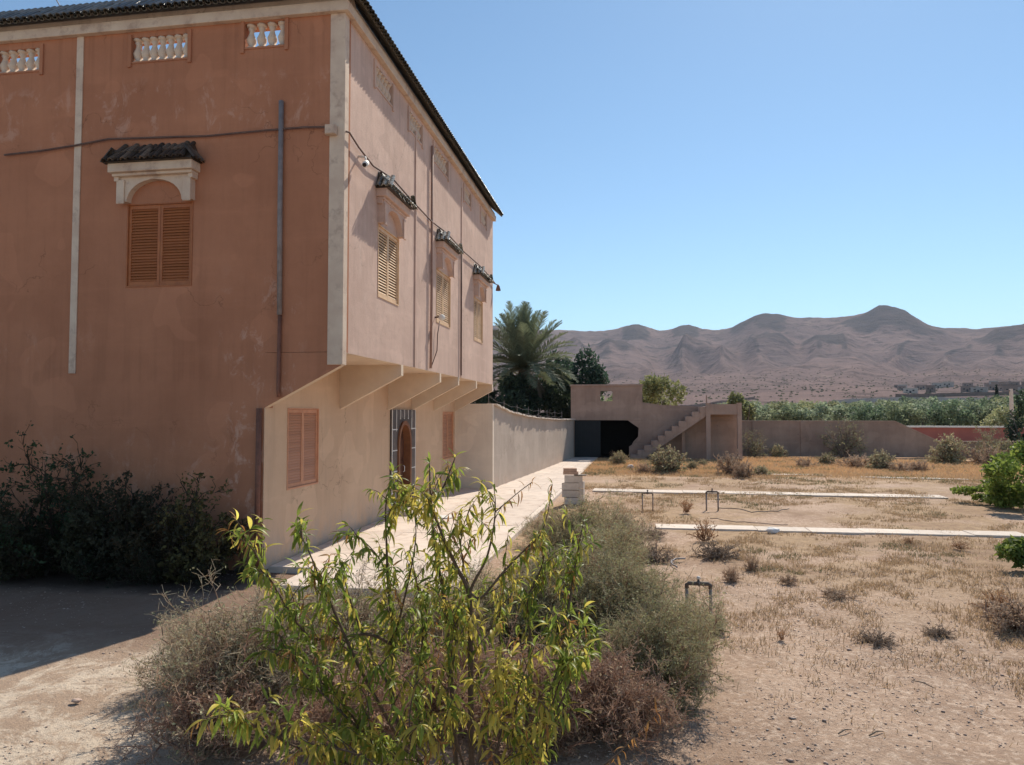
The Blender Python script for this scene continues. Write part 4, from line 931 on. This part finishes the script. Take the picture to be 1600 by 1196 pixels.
for i, (k, px, py, s, sz, lab) in enumerate(gb): f_ = 1.6 if py < 760 and k != 2 else 1.15 if py < 760 else .85; place(BM[k], gnd(px, py), s * f_, lab, i * 1.3, 'garden_bush', 'bush', None, sz * f_)
TW = shrub_mesh('sapling', 52, 1.3, 2.3, 14, 9, 8, .014, cin=(.2, .14, .1), cout=(.32, .28, .18), upr=.25, leaf=900, lc=(.3, .3, .16))
place(TW, gnd(1318, 716), 1.0, 'thin leafless looking sapling before the garden wall, centre right', 0, 'sapling', 'sapling')
place(TW, gnd(1180, 716), .72, 'grey green sapling against the garden wall beside the outbuilding', 2, 'sapling', 'sapling')
place(TW, gnd(1545, 718), .85, 'thin bare sapling in front of the pink wall', 4, 'sapling', 'sapling')

# ------------------------------------------------------------------ leafy trees and bushes
def leaf_cloud(name, seed, blobs, n, size, c1, c2, m='attr_tree', long=1.6, hang=0):
    """thousands of leaf faces on the shells of lumpy clumps"""
    r = np.random.default_rng(seed); B = np.array(blobs, float); wgt = B[:, 3]*B[:, 4]; wgt /= wgt.sum()
    k = r.choice(len(B), n, p=wgt); d = norm(r.normal(size=(n, 3))); rad = r.random(n) ** .45
    cl = .75 + .5 * fbm(d[:, 0]*2.5 + k*3.1 + 20, d[:, 2]*2.5 + d[:, 1]*2 + 20, 3)
    P = B[k, :3] + d * (rad*cl)[:, None] * np.stack([B[k, 3], B[k, 3], B[k, 4]], -1)
    ok = P[:, 2] > .02; P = P[ok]; d = d[ok]; n = len(P)
    ax = norm(r.normal(size=(n, 3)) + d * .6 - np.array([0, 0, hang])); s = norm(np.cross(ax, r.normal(size=(n, 3)))); l = size * r.uniform(.55, 1.35, (n, 1))
    q = np.stack([P - ax*l*long*.5, P + s*l*.35, P + ax*l*long*.5, P - s*l*.35], 1)
    t = r.random((n, 1)); c = np.array(c1)*(1-t) + np.array(c2)*t
    return npmesh(name, q.reshape(-1, 3), np.arange(n*4).reshape(-1, 4), M[m], np.repeat(c * r.uniform(.7, 1.3, (n, 1)), 4, 0))
def blobset(seed, W_, H_, base, n, rs=.35):
    r = random.Random(seed); out = []
    for i in range(n):
        a = r.uniform(0, 6.28); q_ = r.random() ** .5; z = base + (H_ - base) * r.uniform(.12, .88); sh = math.sin(math.pi * min(1, max(.15, (z - base) / (H_ - base)))) ** .5
        s = r.uniform(.7, 1.2) * rs; out.append((W_*q_*sh*math.cos(a), W_*q_*sh*math.sin(a), z, s*W_, s*(H_-base)*.6))
    return out
def limbs(name, seed, base, H_, W_, r0, m, parent, n=6):
    r = random.Random(seed); mb = MB(); zt_ = base + (H_ - base) * .45
    mb.tube([(0, 0, -.1), (.03*H_, .01*H_, base*.6), (0, 0, base), (.02*H_, 0, zt_)], [r0, r0*.85, r0*.75, r0*.4], 8)
    for i in range(n):
        a = 6.28 * i / n + r.uniform(-.4, .4); z = base * r.uniform(.8, 1.2); mb.tube([(0, 0, z), (W_*.3*math.cos(a), W_*.3*math.sin(a), z + (H_-base)*.3), (W_*.65*math.cos(a), W_*.65*math.sin(a), z + (H_-base)*r.uniform(.45, .75))], [r0*.5, r0*.35, r0*.12], 6)
    return mb.build(name, M[m], parent)
def tree(seed, loc, W_, H_, base, nb, n, size, c1, c2, lab, cat='tree', name='tree', rs=.35, long=1.6, group=None, r0=None, bark='bark2', m='attr_tree'):
    t = thing(name, lab, cat, loc, 0, group)
    me = leaf_cloud('crown', seed, blobset(seed, W_, H_, base, nb, rs), n, size, c1, c2, m, long); link('crown', me, None, t)
    limbs('trunk', seed, max(base, .1), H_, W_, r0 or H_*.025, bark, t); return t
def at(px, y): return Vector((X(px, y), y, 0))
DG = ((.035, .06, .04), (.08, .12, .06))
tree(61, at(900, 52), 2.3, 7.7, 1.0, 26, 11000, .22, (.025, .05, .035), (.06, .10, .06), 'dark dense tree right of the date palm behind the boundary wall')
tree(62, at(782, 44), 2.6, 4.8, .6, 16, 7000, .20, *DG, 'dark tree below the palm, next to the far house corner')
tree(63, at(850, 46), 2.2, 4.2, .5, 14, 6000, .18, (.03, .05, .03), (.09, .12, .06), 'low dark tree behind the boundary wall under the right palm fronds')
tree(64, at(1012, 58), 2.3, 5.6, 1.4, 14, 3600, .20, (.22, .24, .09), (.36, .36, .16), 'pale yellow green tree rising behind the outbuilding')
tree(65, at(1166, 52), 1.05, 4.2, .8, 10, 3000, .16, (.14, .16, .07), (.26, .27, .12), 'slim bushy tree at the right end of the outbuilding')
tree(66, at(1604, 44), 1.3, 3.6, .2, 12, 5000, .12, *DG, 'dark green tree at the right edge behind the bright bush')
tree(60, at(946, 62), 2.0, 4.75, .8, 12, 5000, .2, (.16, .2, .09), (.3, .33, .17), 'green tree seen through the square window opening of the outbuilding')
# bright bush at right edge
tree(67, gnd(1612, 795), 1.2, 1.75, .0, 22, 9000, .085, (.10, .17, .03), (.27, .32, .07), 'bright green leafy bush with spreading arm at the right edge', 'bush', 'bush', .3, 1.5)
tree(68, gnd(1545, 785), .85, .55, .0, 10, 2400, .075, (.12, .19, .035), (.28, .33, .07), 'low spreading bright green bush left of the right edge bush', 'bush', 'bush', .35, 1.5)
tree(69, gnd(1622, 895), .42, .5, .0, 6, 900, .07, (.12, .19, .035), (.28, .33, .07), 'small leafy green plant at the right edge below the nearest kerb', 'bush', 'bush', .4, 1.8)
# dark shrubs in the shade of the end wall
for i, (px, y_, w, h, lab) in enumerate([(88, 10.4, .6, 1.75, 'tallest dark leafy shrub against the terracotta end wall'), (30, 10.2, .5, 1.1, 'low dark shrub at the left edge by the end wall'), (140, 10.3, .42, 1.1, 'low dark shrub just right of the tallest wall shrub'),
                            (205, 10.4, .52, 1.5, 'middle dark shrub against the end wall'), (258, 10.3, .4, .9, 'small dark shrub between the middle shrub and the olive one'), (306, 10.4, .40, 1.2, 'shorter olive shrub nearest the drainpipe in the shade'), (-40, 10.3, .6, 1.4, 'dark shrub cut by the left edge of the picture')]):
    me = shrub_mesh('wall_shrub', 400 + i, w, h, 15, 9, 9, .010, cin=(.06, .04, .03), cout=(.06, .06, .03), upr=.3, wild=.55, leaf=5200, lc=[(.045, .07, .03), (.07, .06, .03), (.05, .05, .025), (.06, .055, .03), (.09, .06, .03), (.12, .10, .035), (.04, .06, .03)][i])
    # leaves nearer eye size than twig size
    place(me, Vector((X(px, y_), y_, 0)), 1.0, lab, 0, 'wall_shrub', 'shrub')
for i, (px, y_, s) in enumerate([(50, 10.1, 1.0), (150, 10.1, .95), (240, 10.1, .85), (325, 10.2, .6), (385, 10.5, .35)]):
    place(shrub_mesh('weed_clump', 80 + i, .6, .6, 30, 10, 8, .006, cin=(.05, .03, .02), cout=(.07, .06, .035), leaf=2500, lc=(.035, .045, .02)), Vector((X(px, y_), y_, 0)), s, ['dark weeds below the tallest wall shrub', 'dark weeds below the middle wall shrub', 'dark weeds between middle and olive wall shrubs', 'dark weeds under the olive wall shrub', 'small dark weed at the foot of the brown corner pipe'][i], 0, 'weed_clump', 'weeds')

# ------------------------------------------------------------------ date palm
def palm():
    t = thing('date_palm', 'big date palm with arching grey green fronds behind the boundary wall', 'palm', Vector((X(818, 46), 46, 0)))
    cz = 5.4; mb = MB(); pts = []; rr = []
    for i in range(26): pts.append((0.02*math.sin(i), 0, i * cz / 25)); rr.append(.30 + .05 * (i % 2))
    mb.tube(pts, rr, 12); mb.build('trunk', M['palmtrunk'], t)
    meshes = []
    for sd in range(5):
        r = np.random.default_rng(200 + sd); n = 62; V = []; C = []
        L = 4.1; k = np.linspace(0, 1, n); drop = [.55, .9, 1.3, .35, 1.9][sd]
        x = L * k * (1 - .12*k*drop); z = L * (.16*k - drop*.30*k**2.4); P = np.stack([x, np.zeros(n), z], -1); P[:, 1] = .12 * np.sin(k*3 + sd)
        T = norm(np.gradient(P, axis=0))
        for s in (-1, 1):
            ll = (.62 * np.sin(np.pi * np.clip(k*.88 + .12, 0, 1)) ** .6 + .08)[:, None] * r.uniform(.8, 1.1, (n, 1))
            d = norm(T * .75 + np.array([0, s, 0]) * .8 + np.array([0, 0, .35]) + r.normal(0, .1, (n, 3)))
            tip = P + d * ll; tip[:, 2] -= .12 * ll[:, 0]; w = T * .03; mid = (P + tip) / 2 + np.array([0, 0, .03])
            V.append(np.stack([P - w, P + w, mid + w, mid - w], 1)); V.append(np.stack([mid - w, mid + w, tip + w*.2, tip - w*.2], 1))
        for s in (0,):
            w = np.array([0, .03, 0])[None] * (1.1 - k[:, None]); V.append(np.stack([P[:-1] - w[:-1], P[:-1] + w[:-1], P[1:] + w[1:], P[1:] - w[1:]], 1))
        V = np.concatenate(V, 0); c = np.tile([[.17, .20, .12]], (len(V), 1)) * r.uniform(.7, 1.25, (len(V), 1))
        meshes.append(npmesh('frond', V.reshape(-1, 3), np.arange(len(V)*4).reshape(-1, 4), M['attr'], np.repeat(c, 4, 0)))
    dead = meshes[2].copy(); col = np.ones((len(dead.vertices), 4), np.float32); col[:, :3] = (.15, .11, .07); dead.color_attributes['col'].data.foreach_set('color', col.ravel())
    r = random.Random(5)
    for i in range(84):
        q = i / 84; el = R(82 - 100 * q + r.uniform(-8, 8)); az = i * 2.39996 + r.uniform(-.2, .2)
        me = meshes[3] if q < .25 else meshes[0] if q < .5 else meshes[1] if q < .75 else meshes[2]
        link('frond', me, None, t, (0, 0, cz + .1*(1-q)), (r.uniform(-.3, .3), -el, az), (1, 1, 1)).scale = [r.uniform(.85, 1.08)] * 3
    for i in range(16):
        link('frond', dead, None, t, (0, 0, cz - .2), (r.uniform(-.3, .3), R(35 + r.uniform(0, 30)), i * 2.4), (.62,)*3)['label'] = 'dead brown frond hanging under the crown'
palm()

# ------------------------------------------------------------------ orchard belt and village
OM = [leaf_cloud('crown', 90 + i, blobset(90 + i, 2.4, 4.6, .5, 16, .36), 3400, .24, *c) for i, c in enumerate([((.15, .185, .10), (.27, .30, .18)), ((.18, .22, .14), (.31, .35, .23)), ((.10, .15, .09), (.2, .25, .14)), ((.24, .26, .12), (.36, .36, .20))])]
OT = MB(); OT.tube([(0, 0, -.2), (.1, 0, 1.2), (.3, .1, 2.4)], [.2, .15, .08], 6); OTm = OT.mesh('trunk'); OTm.materials.append(M['bark2'])
r = random.Random(44); cnt = 0
for rw, d0 in enumerate([72, 84, 97, 112, 130, 150, 175, 205, 240, 280]):
    px = 1130 + r.uniform(0, 20)
    while px < 1680:
        d = d0 + r.uniform(-5, 5); p = fwd(px, 640, d); h_ = min(6.2, 2.5 + (648 - r.uniform(628, 642) + (4 if px > 1400 else 0)) / FPX * d); s = h_ / 4.7
        t = thing('orchard_tree', 'rounded grey green olive tree in the belt beyond the garden wall', 'tree', (p.x, p.y, hz(p.x, p.y)), r.uniform(0, 6.28), 'trees of the olive belt')
        t.scale = (s * r.uniform(.9, 1.2), s * 1.05, s); link('crown', OM[r.choice([0, 1, 1, 2, 3])], None, t); link('trunk', OTm, None, t); cnt += 1
        px += 4.4 * s * FPX / d * r.uniform(.75, 1.3) * (1.0 if rw < 8 else 1.3)
cy = leaf_cloud('crown', 99, [(0, 0, z, .9 - .09*z, 1.0) for z in np.linspace(.8, 8.4, 9)], 2500, .3, (.015, .03, .02), (.035, .055, .03))
for px, d, s, lab in [(1558, 200, 1.0, 'dark pointed cypress standing above the olive belt at right'), (1238, 150, .55, 'small dark pointed conifer in the olive belt at left')]:
    p = fwd(px, 640, d); t = thing('cypress', lab, 'tree', (p.x, p.y, 0)); t.scale = (s*1.3, s*1.3, s); link('crown', cy, None, t); link('trunk', OTm, None, t)
M['mud'] = simple('mud_wall', (0.30, 0.20, 0.155), (0.22, 0.15, 0.12), .3, .95, 3, .3, objvar=.25)
M['limewash'] = simple('limewashed_wall', (0.5, 0.43, 0.37), (0.40, 0.32, 0.27), .3, .95, 3, .3, objvar=.2)
vh = {}
def village(px, py, d, w, h, m, lab='small flat roofed village house on the distant slope', grp='houses of the distant village'):
    p = fwd(px, py, d); z = hz(p.x, p.y) - .5; t = thing('village_house', lab, 'house', (p.x, p.y, z), -math.atan2(p.x, p.y) + r.uniform(-.4, .4), grp)
    key = (m,)
    if key not in vh:
        q = MB(); q.box((-.5, -.4, 0), (.5, .4, 1)); q.box((-.53, -.43, 1), (.53, .43, 1.05)); w_ = q.mesh('wall'); w_.materials.append(M[m])
        q = MB(); q.box((-.3, -.42, .45), (-.16, -.4, .7)); q.box((.16, -.42, .45), (.3, -.42 + .02, .7)); q.box((-.06, -.42, 0.02), (.08, -.4, .5)); d_ = q.mesh('window'); d_.materials.append(M['dark']); vh[key] = (w_, d_)
    a = link('wall', vh[key][0], None, t); b_ = link('window', vh[key][1], None, t)
    for o in (a, b_): o.scale = (w, w * .8, h)
for i in range(46):
    px = r.uniform(1505, 1720) if i < 34 else r.uniform(1380, 1520); d = r.uniform(620, 900); village(px, 600, d, r.uniform(6, 12), r.uniform(3, 6), r.choice(['mud', 'mud', 'limewash']))
def landwall(px0, px1, d0, d1, lab, h=2.2, m='mud'):
    mb = MB(); N = 24; pts = []
    for i in range(N + 1):
        k = i / N; p = fwd(px0 + (px1 - px0) * k, 640, d0 + (d1 - d0) * k + 12 * math.sin(k * 5 + px0)); pts.append(Vector((p.x, p.y, hz(p.x, p.y) - .6)))
    for a_, b_ in zip(pts[:-1], pts[1:]):
        mb.add([a_, b_, b_ + Vector((0, .6, 0)), a_ + Vector((0, .6, 0)), a_ + Vector((0, 0, h)), b_ + Vector((0, 0, h)), b_ + Vector((0, .6, h)), a_ + Vector((0, .6, h))], [(0,1,5,4), (3,7,6,2), (4,5,6,7)])
    tag(mb.build('field_wall', M[m]), lab, 'wall')
landwall(1185, 1330, 340, 420, 'dark curving field wall left of the distant plain')
landwall(1250, 1345, 430, 410, 'second dark field wall above the olive belt')
landwall(1300, 1560, 470, 520, 'long pale bank beyond the olive trees', 3.0, 'limewash')
landwall(1040, 1180, 420, 520, 'field wall above the outbuilding roof')
landwall(1400, 1640, 560, 600, 'long dark wall below the distant village', 3.0)
# scattered far scrub on the plain
r2 = np.random.default_rng(8); n = 1500; t_ = np.radians(r2.uniform(-8, 34, n)); d_ = r2.uniform(330, 1300, n); xs, ys_ = d_*np.sin(t_), d_*np.cos(t_)
ii = np.clip(np.searchsorted(th, t_), 0, len(th)-1); jj = np.clip(np.searchsorted(dd, d_), 0, len(dd)-1); zs_ = HZ[ii, jj]
V = []; C = []
for k in range(5):
    s = r2.uniform(.3, 1.1, n); a = r2.uniform(0, 6.28, n); ax = np.stack([np.cos(a), np.sin(a), np.zeros(n)], -1) * s[:, None]; P = np.stack([xs, ys_, zs_], -1) + r2.normal(0, .5, (n, 3)) * np.array([1, 1, 0]); up = np.array([0, 0, 1.0]) * s[:, None] * .9
    V.append(np.stack([P - ax, P + ax, P + ax*.4 + up, P - ax*.5 + up*.8], 1)); C.append(np.tile([[.09, .09, .05]], (n, 1)) * r2.uniform(.6, 1.5, (n, 1)))
V = np.concatenate(V, 0); C = np.concatenate(C, 0)
tag(link('scrub', npmesh('scrub', V.reshape(-1, 3), np.arange(len(V)*4).reshape(-1, 4), M['attr'], np.repeat(C, 4, 0))), 'scattered dark scrub on the distant plain', kind='stuff')

# ------------------------------------------------------------------ peach sapling in the foreground
def leaf_template(name, m, sd):
    r = random.Random(sd); n = 6; vs = []; fs = []; curl = r.uniform(.4, 1.1); tw = r.uniform(-.25, .25)
    for i in range(n + 1):
        t = i / n; w = .5 * (math.sin(math.pi * t ** .8) ** .85) * .175 + .003; z = -curl * t * t * .6; y = t * (1 - curl * .25 * t); x = tw * t * t * .4
        fold = .35 * w
        vs += [(x - w, y, z + fold), (x, y, z), (x + w, y, z + fold)]
    for i in range(n):
        a = i * 3; fs += [(a, a+1, a+4, a+3), (a+1, a+2, a+5, a+4)]
    V = np.array(vs); return V, np.array(fs), npmesh(name, V, fs, m, smooth=True)
LM = ['leaf_green', 'leaf_yellow', 'leaf_dry']; LT = [[leaf_template('leaf', M[m], 300 + 10*j + i) for i in range(4)] for j, m in enumerate(LM)]
BASE = fwd(735, 1232, 4.85); BASE.z = 0
PT = thing('peach_sapling', 'many stemmed young peach tree with long drooping yellow green leaves in the foreground', 'tree', BASE)
rp = random.Random(77)
# stems: (points (px, py, distance), base radius, yellow share, dry share, leafiness)
stems = [
 ([(738,1235,4.85),(736,1120,4.82),(735,1010,4.8),(733,930,4.8),(711,881,4.78),(687,826,4.75),(674,787,4.72),(671,724,4.7)], .022, .55, .04, 1.0),
 ([(734,926,4.8),(742,907,4.78),(760,873,4.75),(771,826,4.72),(774,787,4.7),(771,758,4.7)], .011, .5, .05, .5),
 ([(734,926,4.8),(752,934,4.8),(784,897,4.85),(816,863,4.9),(842,839,4.95),(855,805,5.0),(863,757,5.0)], .010, .55, .12, .75),
 ([(715,1235,4.9),(705,1060,5.0),(694,934,5.05),(684,878,5.1),(676,805,5.1),(697,752,5.1),(711,716,5.1)], .018, .3, .03, .8),
 ([(762,1240,4.8),(819,1154,4.9),(828,1000,5.1),(826,934,5.15),(847,884,5.2),(852,840,5.2)], .016, .1, .06, .9),
 ([(790,1245,4.8),(868,1060,5.0),(888,952,5.2),(901,870,5.3),(912,815,5.3)], .015, .12, .05, .8),
 ([(700,1240,4.9),(630,1150,4.95),(612,1080,5.0),(616,1008,5.0),(607,920,5.0),(604,850,5.0),(603,790,5.0),(614,738,5.0)], .018, .35, .03, 1.1),
 ([(616,1010,5.0),(573,991,4.9),(500,1000,4.8),(469,980,4.7),(426,913,4.6),(396,861,4.55),(376,842,4.5)], .012, .15, .02, 1.1),
 ([(620,1150,4.9),(560,1040,4.8),(520,950,4.75),(500,904,4.7),(482,861,4.7),(464,826,4.7)], .012, .15, .02, 1.1),
 ([(612,1080,5.0),(570,1000,5.1),(545,930,5.1),(530,875,5.1)], .010, .12, .02, .9),
 ([(612,915,5.0),(592,872,4.95),(566,844,4.9),(556,842,4.9)], .006, .2, 0, .9),
 ([(640,1240,4.6),(560,1200,4.4),(470,1170,4.2),(400,1135,4.1),(352,1112,4.05)], .010, .3, .04, 1.0),
 ([(660,1240,4.5),(560,1180,4.3),(480,1160,4.2),(450,1130,4.15)], .008, .45, .05, .8),
 ([(745,1240,4.5),(752,1160,4.4),(768,1090,4.35),(782,1020,4.3)], .010, .75, .12, 1.0),
 ([(700,1245,4.5),(650,1180,4.3),(640,1120,4.3),(655,1040,4.35)], .010, .4, .05, 1.1),
 ([(800,1240,4.7),(850,1150,4.7),(900,1050,4.8),(930,990,4.85)], .012, .12, .03, 1.1),
 ([(690,1240,4.7),(560,1130,4.7),(520,1080,4.7),(470,1050,4.6)], .010, .2, .02, 1.2),
 ([(680,1240,5.1),(650,1100,5.2),(660,1000,5.3),(655,930,5.3),(640,860,5.3)], .012, .2, .04, 1.1),
 ([(760,1240,5.0),(790,1100,5.2),(780,980,5.3),(790,900,5.3)], .012, .3, .08, 1.0),
 ([(720,1245,4.4),(690,1170,4.3),(700,1110,4.3)], .009, .4, .1, 1.0),
 ([(770,1245,4.5),(820,1200,4.4),(850,1150,4.4),(860,1100,4.4)], .009, .35, .1, 1.0),
 ([(705,1245,4.6),(600,1190,4.5),(575,1100,4.5),(590,1040,4.55)], .010, .25, .02, 1.2),
 ([(740,1245,4.7),(700,1100,4.6),(715,1000,4.6),(700,950,4.6)], .010, .35, .04, 1.2),
 ([(770,1245,4.7),(850,1130,4.6),(880,1030,4.6),(870,960,4.65)], .010, .15, .04, 1.1),
 ([(750,1245,4.5),(800,1150,4.4),(810,1080,4.4),(835,1010,4.4)], .010, .5, .08, 1.1),
 ([(690,1245,4.8),(540,1120,4.6),(450,1020,4.5),(430,960,4.5)], .010, .1, .02, 1.1),
 ([(616,1000,5.0),(640,900,4.95),(650,830,4.9),(640,770,4.9)], .008, .4, .03, .9),
 ([(735,930,4.8),(720,850,4.85),(735,790,4.9)], .007, .55, .06, .8),
 ([(900,1245,4.4),(935,1205,4.35),(968,1176,4.3),(1000,1140,4.3),(1026,1114,4.3)], .008, 0, 1.0, .9),
 ([(774,800,4.7),(787,789,4.7),(812,768,4.7),(831,754,4.7)], .005, 0, 1.0, .7),
]
leaves = []      # (pos, dir, kind)
def catmull(P, k=6):
    out = []; n = len(P)
    for i in range(n - 1):
        p0, p1, p2, p3 = P[max(i-1, 0)], P[i], P[i+1], P[min(i+2, n-1)]
        for j in range(k):
            t = j / k; out.append(.5 * ((2*p1) + (p2-p0)*t + (2*p0-5*p1+4*p2-p3)*t*t + (3*p1-p0-3*p2+p3)*t**3))
    out.append(P[-1]); return out
def add_leaf(p, d, yel, dry, up=None):
    q = rp.random(); kind = 2 if q < dry else 1 if q < dry + yel else 0
    leaves.append((p, d, kind))
def leafy(P, a, b, step, yel, dry):
    L = 0; nxt = 0; tot = sum((P[i+1] - P[i]).length for i in range(len(P)-1)); ang = rp.uniform(0, 6.28)
    for i in range(len(P) - 1):
        seg = P[i+1] - P[i]; l = seg.length; d = seg.normalized(); s = d.orthogonal().normalized(); u = d.cross(s); x = 0
        while nxt < L + l:
            x = nxt - L; f = nxt / tot
            if a <= f <= b:
                ang += 2.4; o = s * math.cos(ang) + u * math.sin(ang)
                add_leaf(P[i] + d * x, (o * rp.uniform(.6, 1) + d * rp.uniform(.1, .7) + Vector((0, 0, -rp.uniform(.3, 1.5)))).normalized(), yel, dry)
            nxt += step * rp.uniform(.7, 1.3)
        L += l
for st, r0, yel, dry, lf in stems:
    P = catmull([fwd(*p) for p in st]); n = len(P)
    for q in P: q.z = max(q.z, -.02)
    mb = MB(BASE); mb.tube(P, [max(.0028, r0 * (1 - .82 * i / (n-1))) for i in range(n)], 7)
    mb.build('stem', M['bark'], PT)
    tot = sum((P[i+1] - P[i]).length for i in range(n-1))
    leafy(P, .35 if tot > .6 else .1, 1.0, .026, yel, dry)
    for _ in range(int(5 * lf)): add_leaf(P[-1], Vector((rp.uniform(-.5,.5), rp.uniform(-.5,.5), rp.uniform(-.3, 1))).normalized(), yel, dry)
    if dry >= 1: continue
    ns = int(tot * 13 * lf)
    if lf > .6 or tot > .5:
        mb = MB(BASE)
        for k in range(ns):
            f = rp.uniform(.18, .93); i = int(f * (n-1)); b0 = P[i]; d = (P[min(i+1, n-1)] - P[max(i-1, 0)]).normalized()
            o = Vector((rp.uniform(-1, 1), rp.uniform(-1, 1), rp.uniform(-.1, .5))).normalized(); d2 = (d * rp.uniform(.6, 1.3) + o).normalized()
            ll = rp.uniform(.12, .31) * (1.15 - .55 * f); Q = [b0]; dv = d2
            for j in range(5): dv = (dv + Vector((0, 0, .10 - .07 * j)) + Vector((rp.uniform(-.1,.1),)*3)).normalized(); Q.append(Q[-1] + dv * ll / 5)
            mb.tube(Q, [.0042, .0036, .003, .0025, .002, .0015], 5)
            y2 = min(1, .08 + yel * rp.uniform(.3, 2.0)); dr2 = dry if rp.random() > .07 else .75
            leafy(Q, .12, 1.0, .019, y2, dr2)
            for _ in range(4): add_leaf(Q[-1], (dv + Vector((rp.uniform(-.8,.8), rp.uniform(-.8,.8), rp.uniform(-.9, .5)))).normalized(), y2, dr2)
        tag(mb.build('twigs', M['bark'], PT), kind='stuff')
N = len(leaves); print('peach leaves', N, 'orchard', cnt)
Pm = np.array([list(l[0]) for l in leaves]); Dm = np.array([list(l[1]) for l in leaves]); Km = np.array([l[2] for l in leaves])
r3 = np.random.default_rng(3); size = r3.uniform(.065, .135, N); size[Km == 2] *= .75; var = r3.integers(0, 4, N)
side = norm(np.cross(Dm, np.array([0, 0, 1.0]) + r3.normal(0, .35, (N, 3)))); nor = np.cross(side, Dm); width = size * r3.uniform(.8, 1.15, N); width[Km == 2] *= .7
dist = np.linalg.norm(Pm - np.array(CAM), axis=1); vis = size / dist; vis[(Pm[:, 2] < .75)] *= .8
order = np.argsort(-vis); big = set(order[:290].tolist())
for i in big:
    mt = Matrix(((side[i,0]*width[i], Dm[i,0]*size[i], nor[i,0]*size[i], Pm[i,0]-BASE.x), (side[i,1]*width[i], Dm[i,1]*size[i], nor[i,1]*size[i], Pm[i,1]-BASE.y), (side[i,2]*width[i], Dm[i,2]*size[i], nor[i,2]*size[i], Pm[i,2]), (0,0,0,1)))
    o = link('leaf', LT[Km[i]][var[i]][2], None, PT); o.matrix_local = mt
VV = []; FF = []; MI = []; off = 0
for kd in range(3):
    for vv in range(4):
        sel = np.array([i for i in range(N) if Km[i] == kd and var[i] == vv and i not in big], int)
        if not len(sel): continue
        T, Fc, _ = LT[kd][vv]
        W_ = Pm[sel][:, None] - np.array([BASE.x, BASE.y, 0]) + T[None, :, :1]*side[sel][:, None]*width[sel][:, None, None] + T[None, :, 1:2]*Dm[sel][:, None]*size[sel][:, None, None] + T[None, :, 2:]*nor[sel][:, None]*size[sel][:, None, None]
        VV.append(W_.reshape(-1, 3)); nv = len(T); FF.append((Fc[None] + (np.arange(len(sel))*nv)[:, None, None] + off).reshape(-1, 4)); MI.append(np.full(len(sel)*len(Fc), kd)); off += len(sel)*nv
me = npmesh('leaves', np.concatenate(VV), np.concatenate(FF), [M[m] for m in LM], smooth=True, matidx=np.concatenate(MI))
tag(link('leaves', me, None, PT), kind='stuff')
